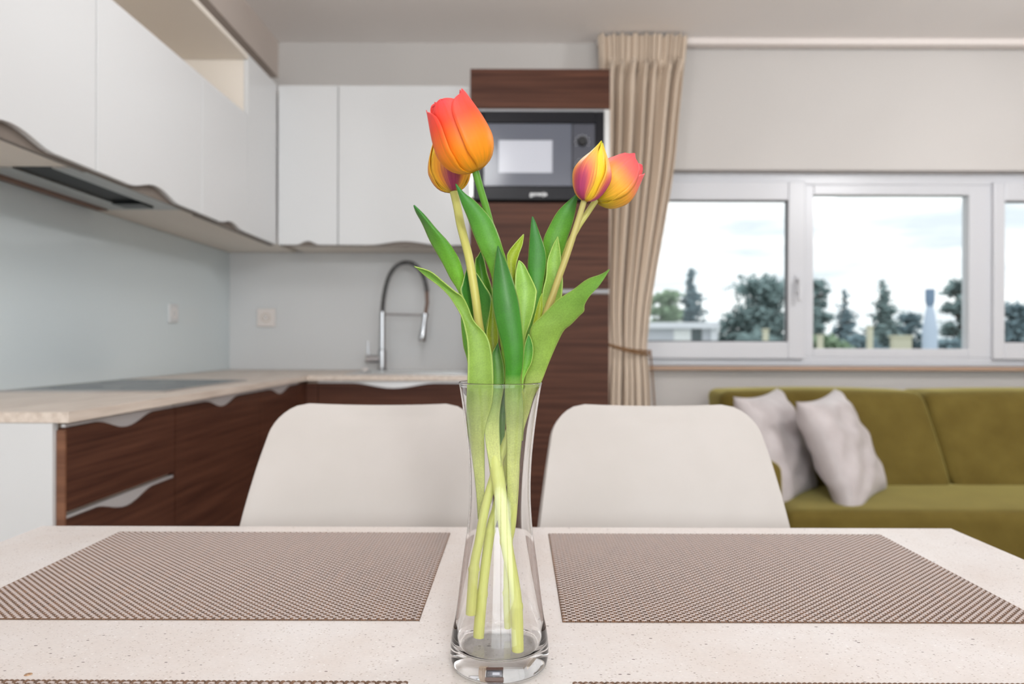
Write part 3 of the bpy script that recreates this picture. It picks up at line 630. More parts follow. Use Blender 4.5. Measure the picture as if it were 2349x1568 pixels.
def chair():
    t = thing('dining_chair', (0.0, 0.95, 0), 'x', 'chair', 'cream dining chairs')
    prof = cr([(.60, .470, .20), (.64, .452, .215), (.75, .440, .22), (.88, .440, .222), (.96, .458, .222), (1.005, .51, .218), (1.035, .60, .21), (1.07, .72, .197), (1.10, .80, .185), (1.13, .86, .174), (1.152, .905, .166)], 70)
    ztop = prof[-1][1]; rc = 0.048; nc = 40; V = []
    top = [p for p in prof]
    for i, (y, z, hw) in enumerate(top):
        hw *= 0.963
        if i > 40 and z > ztop-rc: hw = hw-rc+math.sqrt(max(rc*rc-(z-(ztop-rc))**2, 0))
        if i < 10: hw = hw*(0.80+0.20*math.sqrt(1-(1-i/10)**2))
        bk = min(max((z-0.50)/0.2, 0), 1)
        for j in range(nc+1):
            u = -1+2*j/nc
            V.append((u*hw, y-bk*0.030*u*u*(hw/0.2)**2-(1-bk)*0.0, z+(1-bk)*0.022*u*u*u*u-(0.004*(1-u*u) if i > 64 else 0)))
    Fc = [(i*(nc+1)+j, i*(nc+1)+j+1, (i+1)*(nc+1)+j+1, (i+1)*(nc+1)+j) for i in range(69) for j in range(nc)]
    o = mesh_obj('seat_shell', V, Fc, 'chair_leather', t, True)
    s = o.modifiers.new('thick', 'SOLIDIFY'); s.thickness = 0.016; s.offset = 0.0
    b = o.modifiers.new('round', 'BEVEL'); b.width = 0.006; b.segments = 3; b.limit_method = 'ANGLE'; b.angle_limit = R(50)
    for sx in (-1, 1):
        for (y0, y1) in ((0.70, 0.62), (0.94, 1.04)):
            MB().tube([(sx*0.13, y0, 0.425), (sx*0.19, y1, 0.0)], [0.014, 0.010], 14).build('leg', 'steel', t, True)
    m = MB(); m.box(-0.14, 0.14, 0.68, 0.96, 0.415, 0.4275); m.build('seat_frame', 'steel', t)
    return t
def copy_tree(o, parent=None):
    c = o.copy(); COL.objects.link(c); c.parent = parent
    if parent is not None: c.matrix_parent_inverse = o.matrix_parent_inverse.copy()
    for ch in [q for q in bpy.data.objects if q.parent == o]: copy_tree(ch, c)
    return c
c1 = chair(); c1.location = (-0.227, 0.95, 0); c1['label'] = 'cream leather dining chair in front of the dark base cabinets'
c2 = copy_tree(c1); c2.location = (0.221, 0.95, 0); c2['label'] = 'cream leather dining chair in front of the green sofa'

# ---- placemats: brown warp sheet with pale weft floats
def placemat_mesh(w, d):
    V = []; Fc = []; px, py = 0.0080, 0.00345; nx, ny = int(w/px), int(d/py)
    for r in range(ny):
        y = -d/2+py*(r+0.5)
        for k in range(nx+1):
            x = -w/2+px*(k+0.5*(r % 2)); x0, x1 = max(x+0.0009, -w/2+0.0004), min(x+0.0060, w/2-0.0004)
            if x1-x0 < 0.001: continue
            b = len(V); hw = 0.00085
            for s, hz in ((0.0, 0.0), (0.14, 0.00062), (0.5, 0.00085), (0.86, 0.00062), (1.0, 0.0)):
                xx = x0+(x1-x0)*s
                V += [(xx, y-hw, 0.0009), (xx, y-hw*0.45, 0.0010+hz), (xx, y+hw*0.45, 0.0010+hz), (xx, y+hw, 0.0009)]
            for s in range(4):
                for q in range(3): a = b+s*4+q; Fc.append((a, a+4, a+5, a+1))
    return V, Fc
mv, mf = placemat_mesh(0.446, 0.296)
weft_me = None
def placemat(cx, cy, rot, label):
    global weft_me
    t = thing('placemat', (cx, cy, TZ+0.0003), label, 'placemat', 'brown woven placemats'); t.rotation_euler = (0, 0, rot)
    def part(name, me, m):
        o = bpy.data.objects.new(name, me); COL.objects.link(o); o.parent = t
        if len(me.materials) == 0: me.materials.append(MATS[m])
        return o
    if weft_me is None:
        me = bpy.data.meshes.new('weft'); me.from_pydata(mv, [], mf); me.polygons.foreach_set('use_smooth', [True]*len(me.polygons))
        bm = bmesh.new(); n = 111
        for k in range(n):                              # brown warp strands, side by side
            x0 = -0.223+0.446*k/n; x1 = x0+0.446/n
            P_ = [(x0, 0), (x1, 0), (x1-0.0004, 0.0007), ((x0+x1)/2, 0.0012), (x0+0.0004, 0.0007)]
            A = [bm.verts.new((p[0], -0.148, p[1])) for p in P_]; B = [bm.verts.new((p[0], 0.148, p[1])) for p in P_]
            bm.faces.new(A); bm.faces.new(B[::-1])
            for i in range(5): bm.faces.new((A[i], B[i], B[(i+1) % 5], A[(i+1) % 5]))
        bmesh.ops.recalc_face_normals(bm, faces=bm.faces); w2 = bpy.data.meshes.new('warp'); bm.to_mesh(w2); bm.free()
        weft_me = (me, w2)
    a = part('warp_strands', weft_me[1], 'mat_brown'); a['kind'] = 'stuff'
    b = part('weft_strands', weft_me[0], 'mat_white'); b['kind'] = 'stuff'
placemat(-0.3125, 0.7905, 0.0, 'brown woven placemat left of the vase in front of the left chair')
placemat(0.2650, 0.7880, 0.0, 'brown woven placemat right of the vase in front of the right chair')
placemat(-0.305, 0.3785, R(-0.15), 'brown woven placemat on the viewer side, left, only its far edge in view')
placemat(0.265, 0.3775, R(-0.05), 'brown woven placemat on the viewer side, right, only its far edge in view')

# ================================================================== OUTSIDE
GZ = -3.2
struct(box('ground', 'ground_green', None, -60, 160, 8, 220, GZ-0.2, GZ), 'green grass outside beyond the window')
def leaf_cloud(blobs, n, size, seed):
    rnd = random.Random(seed); V = []; Fc = []
    tot = sum(b[3]**2 for b in blobs)
    for (bx_, by_, bz_, br, *sq) in blobs:
        fz = sq[0] if sq else 0.7
        for _ in range(int(n*br*br/tot)):
            d = Vector((rnd.gauss(0, 1), rnd.gauss(0, 1), rnd.gauss(0, 1)))*br*0.55
            c = Vector((bx_+d.x, by_+d.y, bz_+d.z*fz)); a = Vector((rnd.gauss(0, 1), rnd.gauss(0, 1), rnd.gauss(0, 1))).normalized(); b = a.orthogonal().normalized()
            s = size*rnd.uniform(0.6, 1.4); k = len(V); V += [c+a*s, c+b*s*0.5, c-a*s, c-b*s*0.5]; Fc.append((k, k+1, k+2, k+3))
    return V, Fc
def tree(name, label, px, d, ytop, width_px, kind, m, n, seed, lean=0.0, ybot=800, size=0.16):
    rnd = random.Random(seed); top = at(px, ytop, d); x = top.x; s = d/F
    t = thing(name, (x, d, GZ), label, 'tree', 'trees outside the window')
    H = top.z-GZ; wr = width_px*s/2; blobs = []
    MB().tube([(x-lean*H, d, GZ), (x-lean*H*0.5, d, GZ+H*0.5), (x, d, GZ+H*0.97)], [H*0.018, H*0.012, 0.02], 8).build('trunk', 'bark', t, True)
    br = MB()
    if kind == 'conifer':
        zb = GZ+H*0.22; k = 30
        for i in range(k):
            f = i/(k-1); z = zb+(top.z-zb)*f; r = (wr*min(max((top.z-z)/(top.z-CAMZ), 0.0), 1.6)**0.9+0.05)*rnd.uniform(0.6, 1.15); xc = x-lean*H*(1-z/top.z if False else (1-f))*0.6
            nb = 7 if f < 0.8 else 3
            for b in range(nb):
                a = rnd.uniform(0, 6.28); rr = r*rnd.uniform(0.5, 1.0); e = (xc+rr*math.cos(a), d+rr*math.sin(a), z-0.12*rr+0.0)
                br.tube([(xc, d, z+0.1*rr), e], [0.035, 0.012], 5)
                for q in range(3):
                    g = 0.35+0.3*q; blobs.append((xc+(e[0]-xc)*g, d+(e[1]-d)*g, z+(e[2]-z)*g, 0.13+0.17*r*(1-0.5*g), 0.8))
        blobs.append((x, d, top.z-0.15, 0.13, 2.2)); blobs.append((x, d, top.z-0.5, 0.2, 1.6))
    else:
        zb = GZ+H*0.30
        for i in range(46):
            f = rnd.random(); z = zb+(top.z-zb)*f**0.8; r = wr*math.sqrt(max(0.05, 1-(max(f-0.35, 0)/0.65)**2)); a = rnd.uniform(0, 6.28); rr = r*rnd.uniform(0.25, 0.95)
            e = (x+rr*math.cos(a), d+0.7*rr*math.sin(a), z); br.tube([(x-lean*H*0.4, d, z-0.35*rr-0.3), e], [0.06, 0.02], 5)
            blobs.append((e[0], e[1], min(e[2], top.z-0.25*wr), wr*rnd.uniform(0.24, 0.40), 0.6))
    br.build('branches', 'bark', t, True)['kind'] = 'stuff'
    V, Fc = leaf_cloud(blobs, n*1.5, size, seed+50)
    o = mesh_obj('foliage', V, Fc, m, t); o['kind'] = 'stuff'
tree('pine_tree', 'broad dark pine tree behind the low white building, by the curtain', 1530, 34, 668, 90, 'broad', 'needle_b', 2600, 11)
tree('conifer_tree', 'pointed conifer rising alone above the low white building', 1586, 35, 620, 105, 'conifer', 'needle_c', 2800, 12)
tree('pine_tree', 'large spreading pine filling the right half of the left window pane', 1745, 34, 636, 185, 'broad', 'needle_a', 6500, 13)
tree('pine_tree', 'leaning pine at the left edge of the middle window pane', 1878, 31, 640, 70, 'broad', 'needle_a', 1500, 14, 0.03)
tree('conifer_tree', 'slim conifer left of the middle of the middle pane', 1938, 38, 668, 84, 'conifer', 'needle_c', 1800, 15)
tree('conifer_tree', 'dark conifer in the middle of the middle window pane', 2026, 33, 645, 125, 'conifer', 'needle_a', 2600, 16)
tree('pine_tree', 'low pine between the dark conifer and the blue chimney', 2085, 36, 716, 80, 'broad', 'needle_c', 1500, 17)
tree('pine_tree', 'loose pine right of the blue chimney', 2200, 34, 636, 85, 'broad', 'needle_a', 1700, 18)
tree('pine_tree', 'pine seen through the right-hand window pane', 2335, 33, 690, 110, 'broad', 'needle_c', 2600, 19)
def bush(px, d, ytop, width_px, m, seed, label):
    top = at(px, ytop, d); wr = width_px*d/F/2; H = top.z-GZ
    t = thing('shrub', (top.x, d, GZ), label, 'shrub', 'shrubs outside the window'); rnd = random.Random(seed)
    st = MB(); blobs = []
    for i in range(14):
        f = rnd.random(); e = (top.x+wr*rnd.uniform(-0.8, 0.8), d+rnd.uniform(-0.8, 0.8), GZ+H*(0.45+0.45*f)); st.tube([(top.x, d, GZ), e], [0.05, 0.015], 5); blobs.append((*e, wr*0.33, 0.7))
    st.build('stems', 'bark', t, True)['kind'] = 'stuff'; V, Fc = leaf_cloud(blobs, 2600, 0.14, seed); o = mesh_obj('foliage', V, Fc, m, t); o['kind'] = 'stuff'
bush(1905, 27, 752, 90, 'needle_b', 31, 'green shrub low in the left corner of the middle pane')
bush(1990, 29, 750, 100, 'needle_c', 32, 'dark shrub low in the middle pane under the dark conifer')
bush(2190, 28, 748, 80, 'needle_c', 33, 'dark shrub low in the middle pane right of the blue chimney')
bush(1720, 29, 748, 130, 'needle_a', 34, 'dark shrub under the large spreading pine')
# low white building
d = 24.0; v0 = at(1452, 738, d); v1 = at(1645, 0, d); zr_ = v0.z
t = thing('building', ((v0.x+v1.x)/2, d+2, GZ), 'low white flat-roofed building beyond the left pane', 'building')
zl = at(0, 752, d).z; wx = [at(q, 0, d).x for q in (1545, 1583, 1586, 1611)]
m = MB(); m.box(v0.x, wx[2], d, d+0.25, GZ, zl); m.box(wx[3], v1.x-0.25, d, d+0.25, GZ, zl); m.box(wx[2], wx[3], d, d+0.25, GZ, zl-0.95); m.box(v0.x, v0.x+0.25, d+0.25, d+5, GZ, zl); m.box(v0.x, v1.x, d+5, d+5.2, GZ, zl)
m.build('wall', 'render_grey', t)
box('roof', 'render_white', t, v0.x-0.2, v1.x, d-0.25, d+5.3, zl, zr_)
box('corner_pillar', 'render_white', t, v1.x-0.24, v1.x, d-0.1, d+0.25, GZ, zl)
box('window', 'far_dark', t, wx[2], wx[3], d+0.12, d+0.16, zl-0.95, zl)
box('wall_panel', 'print_white', t, wx[0], wx[1], d-0.06, d-0.001, zl-1.3, zl-0.03)
for px, y, d, lab in ((1756, 752, 22.0, 'short cream post in front of the large pine'), (1995, 745, 22.0, 'taller cream post in front of the dark conifer'), (1881, 765, 22.0, 'short cream post at the left edge of the middle pane')):
    v = at(px, y, d); m = MB(); m.box(v.x-0.075, v.x+0.075, d-0.075, d+0.075, GZ, v.z-0.05, 0.01); t = thing('post', (v.x, d, GZ), lab, 'post', 'cream posts outside'); m.build('shaft', 'post_cream', t); box('cap', 'post_cream', t, v.x-0.1, v.x+0.1, d-0.1, d+0.1, v.z-0.049, v.z, 0.01)
d = 26.0; a = at(2048, 766, d); b = at(2092, 0, d)
t = thing('garden_wall', ((a.x+b.x)/2, d, GZ), 'cream garden wall left of the blue chimney', 'wall'); box('masonry', 'post_cream', t, a.x, b.x, d, d+0.2, GZ, a.z-0.08); box('coping', 'post_cream', t, a.x-0.05, b.x+0.05, d-0.04, d+0.24, a.z-0.079, a.z)
d = 23.0; v = at(2133, 660, d); s = d/F
t = thing('chimney', (v.x, d, GZ), 'pale blue metal chimney with a darker cowl in the middle pane', 'chimney')
MB().lathe([(0, 0), (16*s, 0), (16*s, v.z-GZ-95*s), (11*s, v.z-GZ-60*s), (7*s, v.z-GZ-40*s), (0, v.z-GZ-40*s)], (v.x, d, GZ), 20).build('flue', 'chimney_pale', t, True)
MB().lathe([(0, -40*s), (7*s, -40*s), (10*s, -28*s), (10*s, 0), (0, 0)], (v.x, d, v.z), 20).build('cowl', 'chimney_blue', t, True)

# ================================================================== FILL LAMPS (added out of view to brighten the room)
mat('opal_globe', srgb(245, 243, 240), 0.4, emit=((1.0, 0.97, 0.94, 1), 1.0))
_m = MATS['opal_globe']; _n = _m.node_tree.nodes; _n.clear()
_o = _n.new('ShaderNodeOutputMaterial'); _t = _n.new('ShaderNodeBsdfTransparent'); _e = _n.new('ShaderNodeEmission'); _x = _n.new('ShaderNodeMixShader')
_e.inputs['Strength'].default_value = 2.0; _x.inputs['Fac'].default_value = 0.15
_m.node_tree.links.new(_t.outputs[0], _x.inputs[1]); _m.node_tree.links.new(_e.outputs[0], _x.inputs[2]); _m.node_tree.links.new(_x.outputs[0], _o.inputs['Surface'])
def fill_pendant(x, y, z, power, label):  # unseen globe lamp, added as fill light for the room
    t = thing('fill_lamp', (x, y, ZC), label, 'lamp', 'added fill lamps')
    MB().lathe([(0, 0), (0.055, 0), (0.05, -0.02), (0, -0.022)], (x, y, ZC-0.0005), 24).build('ceiling_rose', 'white_plastic', t, True)
    MB().tube([(x, y, ZC-0.02), (x, y, z+0.15)], 0.003, 8).build('cable', 'white_plastic', t)
    MB().lathe([(0, 0.165), (0.03, 0.165), (0.03, 0.14), (0, 0.14)], (x, y, z), 20).build('lamp_holder', 'white_plastic', t)
    MB().lathe([(0.15*math.sin(math.pi*k/24), -0.15*math.cos(math.pi*k/24)) for k in range(25)], (x, y, z), 32).build('shade', 'opal_globe', t, True)
    d = bpy.data.lights.new('fill_bulb', 'POINT'); d.energy = power; d.shadow_soft_size = 0.16; d.color = (0.985, 0.99, 1.0)
    o = bpy.data.objects.new('fill_bulb', d); COL.objects.link(o); o.location = (x, y, z); o.parent = t; o.matrix_parent_inverse = parent_inv(t)
    # the bulb sits inside an opal shade that lets its light through
fill_pendant(0.15, 0.10, 2.05, 5, 'added opal globe fill lamp over the dining table, out of view')
fill_pendant(2.4, 1.8, 2.20, 48, 'added opal globe fill lamp in the sitting area, out of view')
fill_pendant(0.4, -1.5, 1.90, 72, 'added opal globe fill lamp near the terrace doors behind the viewer')
fill_pendant(-0.25, 1.72, 2.07, 14, 'added opal globe fill lamp over the kitchen floor, above the picture')

# ================================================================== VASE
VX, VY = (1148-CX)*0.556/F, 0.556
outer = [(.0, .7504), (.030, .7504), (.0350, .7512), (.0376, .7535), (.0388, .7575), (.0391, .763), (.0386, .770), (.0372, .780), (.0346, .793), (.0305, .825), (.0272, .849), (.0252, .868), (.0244, .889), (.0251, .9125), (.0274, .9365), (.0306, .960), (.0330, .9735)]
inner = [(.0318, .9735), (.0292, .959), (.0260, .9365), (.0237, .9125), (.0229, .889), (.0236, .868), (.0256, .849), (.0288, .825), (.0326, .795), (.0344, .783), (.0348, .774), (.0335, .7685), (.028, .7662), (.014, .7655), (.0, .7653)]
prof = cr(outer[1:], 70); prof = [outer[0]]+prof; rim = [(.0332+.0, .9738), (.0333, .9744), (.0331, .9750), (.0327, .9753), (.0323, .9752), (.0320, .9748), (.0318, .9742)]
prof = prof+rim+cr(inner[:-1], 60)+[inner[-1]]
t = thing('vase', (VX, VY, TZ), 'clear waisted glass vase holding the tulips on the table', 'vase')
MB().lathe([(r, z) for r, z in prof], (VX, VY, 0), 96).build('glass_body', 'glass', t, True)

# ================================================================== TULIPS
GREEN_BASE = srgb(218, 225, 138)
def leafmat(name, mid, tip, pb=0.0, pm=0.35, base=None, rough=0.4):
    return ramp_mat(name, [(0.0, base or GREEN_BASE), (max(0.02, pb), base or GREEN_BASE), (pm, mid), (1.0, tip)], rough, 0.38, 1, 0.0, 0.05, edge=srgb(170, 190, 96))
leafmat('leaf_olive', srgb(128, 156, 66), srgb(92, 140, 50), 0.08, 0.34)
leafmat('leaf_fresh', srgb(98, 152, 44), srgb(44, 112, 46), 0.0, 0.30, srgb(120, 165, 56))
leafmat('leaf_blue', srgb(58, 124, 28), srgb(44, 94, 40), 0.08, 0.34)
leafmat('leaf_dark', srgb(62, 122, 40), srgb(42, 100, 46), 0.0, 0.4, srgb(100, 142, 48))
leafmat('leaf_sheath', srgb(96, 140, 50), srgb(42, 100, 46), 0.16, 0.5)
leafmat('leaf_yellow', srgb(146, 160, 44), srgb(134, 160, 40), 0.0, 0.4, srgb(160, 166, 64))
leafmat('leaf_pale', srgb(132, 168, 72), srgb(128, 170, 76), 0.10, 0.36, srgb(180, 194, 92))
def stem_mat(name, top, mid):
    return ramp_mat(name, [(0.0, srgb(232, 234, 140)), (0.42, srgb(222, 230, 134)), (0.62, mid), (1.0, top)], 0.4, 0.4, 1, 0.0, 0.05)
stem_mat('stem_green', srgb(84, 140, 46), srgb(100, 150, 52)); stem_mat('stem_tan', srgb(176, 168, 104), srgb(166, 152, 84)); stem_mat('stem_pale', srgb(188, 186, 108), srgb(178, 172, 88))

def leaf(parent, rows, m, cup=0.18, tw=0.0, nr=34, nc=12, wob=0.0, seed=1):
    """rows base->tip: left and right edge (image px) and distance; cup>0: edges nearer the viewer than the middle"""
    rows = cr(rows, nr); V = []; U = []
    for i, (xl, yl, xr, yr, d) in enumerate(rows):
        L = at(xl, yl, d); Rr = at(xr, yr, d); w = (Rr-L).length
        for j in range(nc+1):
            u = -1+2*j/nc; p = L.lerp(Rr, j/nc)
            dep = cup*w*(1-u*u)*(1 if True else 0)-0.5*cup*w+tw*w*u*0.5+wob*w*math.sin(i*0.55+seed)*(u*u)
            k = (d+dep)/d                                    # slide along depth, keep real thickness in depth
            V.append(Vector((p.x*k, p.y*k, CAMZ+(p.z-CAMZ)*k))); U.append((j/nc, i/(nr-1)))
    Fc = [(i*(nc+1)+j, i*(nc+1)+j+1, (i+1)*(nc+1)+j+1, (i+1)*(nc+1)+j) for i in range(nr-1) for j in range(nc)]
    o = mesh_obj('leaf', V, Fc, m, parent, True, U)
    s = o.modifiers.new('thick', 'SOLIDIFY'); s.thickness = 0.0008; s.offset = 0
    return o
def stem(parent, pts, m, nodes_=()):
    """pts top->bottom: x, y, distance, radius in px"""
    P_ = cr(pts[::-1], 260); cs = []; V = []; U = []; Fc = []; seg = 14
    for (x, y, d, r) in P_:
        rr = r
        for ny in nodes_: rr += 2.4*math.exp(-((y-ny)/4.5)**2)+(1.0 if y > ny else 0)
        cs.append((at(x, y, d), rr*d/F))
    up = None; n = len(cs)
    for i, (c, r) in enumerate(cs):
        tg = (cs[min(i+1, n-1)][0]-cs[max(i-1, 0)][0]).normalized()
        if up is None: up = Vector((0, -1, 0))
        up = (up-tg*up.dot(tg)).normalized(); sd = tg.cross(up)
        for k in range(seg):
            a = 2*math.pi*k/seg; V.append(c+(up*math.cos(a)+sd*math.sin(a))*r); U.append((k/seg, i/(n-1)))
    for i in range(n-1):
        for k in range(seg): Fc.append((i*seg+k, i*seg+(k+1) % seg, (i+1)*seg+(k+1) % seg, (i+1)*seg+k))
    Fc.append(tuple(range(seg))[::-1]); Fc.append(tuple(range((n-1)*seg, n*seg)))
    o = mesh_obj('stem', V, Fc, m, parent, True, U)
    try: o.data.set_sharp_from_angle(angle=R(60))
    except Exception: pass
    return o

def petal_mat(name, base, mid, top, edge, flame, famt, p=(0.0, 0.30, 0.75), tip=None):
    """petal colour: base to tip along v, a flame along the middle (flame fades upward), lighter margins"""
    m = mat(name, (1, 1, 1, 1), 0.45, spec=0.3); n, l, b = nodes(m)
    uv = n.new('ShaderNodeUVMap'); sp = n.new('ShaderNodeSeparateXYZ'); l.new(uv.outputs['UV'], sp.inputs['Vector'])
    mp = n.new('ShaderNodeMapping'); mp.inputs['Scale'].default_value = (22, 1.4, 1); l.new(uv.outputs['UV'], mp.inputs['Vector'])
    ns = n.new('ShaderNodeTexNoise'); ns.inputs['Scale'].default_value = 1.0; ns.inputs['Detail'].default_value = 5; l.new(mp.outputs['Vector'], ns.inputs['Vector'])
    def math_(op, a, bb, clamp=False):
        q = n.new('ShaderNodeMath'); q.operation = op; q.use_clamp = clamp
        for k, v in ((0, a), (1, bb)):
            if isinstance(v, (int, float)): q.inputs[k].default_value = v
            else: l.new(v, q.inputs[k])
        return q.outputs[0]
    v = math_('ADD', sp.outputs[1], math_('MULTIPLY', math_('SUBTRACT', ns.outputs['Fac'], 0.5), 0.22))
    au = math_('ABSOLUTE', math_('SUBTRACT', math_('MULTIPLY', sp.outputs[0], 2.0), 1.0), 0.0)
    rp = n.new('ShaderNodeValToRGB'); e = rp.color_ramp.elements; st = [(p[0], base), (p[1], mid), (p[2], top)]
    if tip: st.append((1.0, tip))
    while len(e) < len(st): e.new(0.5)
    for k, (q, c) in enumerate(st): e[k].position = q; e[k].color = c
    l.new(v, rp.inputs['Fac'])
    def mix(fac, a, c):
        x = n.new('ShaderNodeMix'); x.data_type = 'RGBA'; l.new(fac, x.inputs['Factor']); l.new(a, x.inputs['A']); x.inputs['B'].default_value = c; return x.outputs['Result']
    aun = math_('ADD', au, math_('MULTIPLY', math_('SUBTRACT', ns.outputs['Fac'], 0.5), 0.5))
    ed = n.new('ShaderNodeMapRange'); ed.inputs['From Min'].default_value = 0.55; ed.inputs['From Max'].default_value = 1.0; ed.interpolation_type = 'SMOOTHSTEP'; l.new(aun, ed.inputs['Value'])
    fl1 = n.new('ShaderNodeMapRange'); fl1.inputs['From Min'].default_value = 0.75; fl1.inputs['From Max'].default_value = 0.15; fl1.interpolation_type = 'SMOOTHSTEP'; l.new(aun, fl1.inputs['Value'])
    fl2 = n.new('ShaderNodeMapRange'); fl2.inputs['From Min'].default_value = 0.72; fl2.inputs['From Max'].default_value = 0.18; fl2.interpolation_type = 'SMOOTHSTEP'; l.new(v, fl2.inputs['Value'])
    c = mix(math_('MULTIPLY', ed.outputs['Result'], 0.8), rp.outputs['Color'], edge) if edge else rp.outputs['Color']
    if flame: c = mix(math_('MULTIPLY', math_('MULTIPLY', fl1.outputs['Result'], fl2.outputs['Result']), famt), c, flame)
    hs = n.new('ShaderNodeHueSaturation'); l.new(c, hs.inputs['Color']); l.new(math_('ADD', 0.54, math_('MULTIPLY', ns.outputs['Fac'], 0.60)), hs.inputs['Value']); l.new(hs.outputs['Color'], b.inputs['Base Color'])
    b.inputs['Subsurface Weight'].default_value = 0.25; b.inputs['Subsurface Radius'].default_value = (1.0, 0.5, 0.2); b.inputs['Subsurface Scale'].default_value = 0.003
    return m
OR, YL, RD = srgb(255, 158, 40), srgb(255, 196, 70), srgb(255, 84, 76)
petal_mat('petal_flame', srgb(236, 164, 30), srgb(255, 146, 30), srgb(255, 84, 56), None, None, 0, (0.04, 0.28, 0.72), srgb(252, 76, 78))
petal_mat('petal_plum', srgb(176, 150, 40), srgb(250, 160, 50), srgb(255, 170, 50), srgb(246, 186, 50), srgb(160, 62, 100), 1.0, (0.0, 0.22, 0.8))
petal_mat('petal_bud', srgb(176, 64, 104), srgb(232, 112, 84), srgb(250, 170, 90), srgb(248, 186, 60), srgb(180, 66, 112), 1.0, (0.0, 0.42, 0.72), srgb(226, 200, 40))
petal_mat('petal_sunset', srgb(196, 170, 30), srgb(255, 176, 60), srgb(250, 112, 100), None, None, 0, (0.06, 0.36, 0.70), srgb(240, 80, 90))
petal_mat('petal_yellow', srgb(236, 190, 50), srgb(252, 200, 50), srgb(250, 206, 60), srgb(236, 150, 70), None, 0, (0.0, 0.4, 0.8), srgb(190, 206, 40))

def flower(parent, base, axis, front, H, Rm, prof, petals, m, m_inner=None):
    """base point, axis direction, 'front' = direction of angle 0; prof(v) -> (radius factor, height factor);
       petals: (angle deg, half-width deg, inner?, length factor, tip power, lift)"""
    ez = Vector(axis).normalized(); ex = Vector(front); ex = (ex-ez*ex.dot(ez)).normalized(); ey = ez.cross(ex); base = Vector(base)
    for q, (ang, half, inn, lf, tp, flare) in enumerate(petals):
        V = []; U = []; nv, nu = 30, 16; a0 = R(ang); rnd = random.Random(q*7+3); ph = rnd.uniform(0, 6)
        for i in range(nv+1):
            v = 1-(1-i/nv)**1.7; rf, hf = prof(v*min(lf, 1.04))
            sh = (max(1-v**tp, 0.0))**0.5*(0.72+0.28*min(1, v/0.25))
            for j in range(nu+1):
                u = -1+2*j/nu
                a = a0+R(half)*u*sh
                r = Rm*rf*(0.90 if inn else 1.0)+Rm*flare*max(v-0.55, 0)**1.6
                r += Rm*0.025*(u*u)*(1 if not inn else -0.5)*math.sin(math.pi*v)       # margins stand off the next petal
                r += Rm*0.030*math.cos(3.2*u*math.pi*0.5)*math.sin(math.pi*v)            # middle rib
                h = H*hf*(lf if lf > 1.04 else 1.0)+H*0.018*math.sin(5*u+ph)*v**4-H*0.05*(abs(u)**2.2)*v**2
                V.append(base+(ex*math.cos(a)+ey*math.sin(a))*r+ez*h); U.append((j/nu, v))
        Fc = [(i*(nu+1)+j, i*(nu+1)+j+1, (i+1)*(nu+1)+j+1, (i+1)*(nu+1)+j) for i in range(nv) for j in range(nu)]
        o = mesh_obj('petal', V, Fc, m_inner if (inn and m_inner) else m, parent, True, U)
        s = o.modifiers.new('thick', 'SOLIDIFY'); s.thickness = 0.0006; s.offset = 0
def prof_open(top, vm=0.40):
    def f(v):
        if v < vm: r = 0.16+0.84*math.sin(0.5*math.pi*(v/vm))**0.85
        else: k = (v-vm)/(1-vm); r = 1-(1-top)*(0.45*k*k*(3-2*k)+0.55*k*k)
        h = v-0.05*math.sin(math.pi*min(v/0.3, 1))
        return r, h
    return f
def dirpx(a, b, depth=0.0):                               # direction between two image points at one distance, leaning in depth
    d = at(b[0], b[1], 0.55)-at(a[0], a[1], 0.55); return (d.normalized()+Vector((0, depth, 0))).normalized()
G = 'tulips in the vase'
ta = thing('tulip', at(1167, 1438, 0.572), 'largest tulip, orange with red tips, at the upper left', 'tulip', G)
tb = thing('tulip', at(1190, 1495, 0.540), 'orange and plum tulip half hidden behind the largest one', 'tulip', G)
tc = thing('tulip', at(1081, 1408, 0.550), 'closed pink, plum and yellow tulip bud on the right', 'tulip', G)
td = thing('tulip', at(1099, 1465, 0.556), 'yellow tulip with red top at the far right, behind the bud', 'tulip', G)
# flower heads
fr_ = (0, -1, 0)
flower(ta, at(1090, 393, 0.540), dirpx((1090, 393), (1024, 236), -0.16), fr_, 0.0580, 0.0226, prof_open(0.70, 0.36),
       [(58, 60, False, 1.0, 12, 0.0), (168, 60, False, 1.0, 10, 0.02), (-92, 60, False, 0.95, 9, 0.13), (-16, 64, True, 0.97, 14, 0.04), (112, 62, True, 1.04, 10, 0.0), (-140, 62, True, 1.04, 10, 0.0)], 'petal_flame')
flower(tb, at(1038, 441, 0.578), dirpx((1038, 441), (1022, 330), -0.05), fr_, 0.046, 0.0180, prof_open(0.5, 0.40),
       [(8, 58, False, 1.0, 3.2, 0.0), (128, 62, False, 1.0, 3.2, 0.0), (-112, 62, False, 1.0, 3.2, 0.0), (68, 56, True, 1.0, 3.2, 0.0), (-52, 56, True, 1.0, 3.2, 0.0), (188, 56, True, 1.0, 3.2, 0.0)], 'petal_plum', 'petal_yellow')
flower(tc, at(1341, 460, 0.545), dirpx((1343, 460), (1379, 328), -0.05), fr_, 0.0470, 0.0146, prof_open(0.04, 0.42),
       [(-38, 50, False, 1.0, 2.6, 0.0), (82, 50, False, 0.98, 2.6, 0.0), (-158, 50, False, 0.98, 2.6, 0.0), (22, 52, True, 1.0, 2.6, 0.0), (142, 52, True, 1.0, 2.6, 0.0), (-98, 52, True, 1.0, 2.6, 0.0)], 'petal_bud', 'petal_yellow')
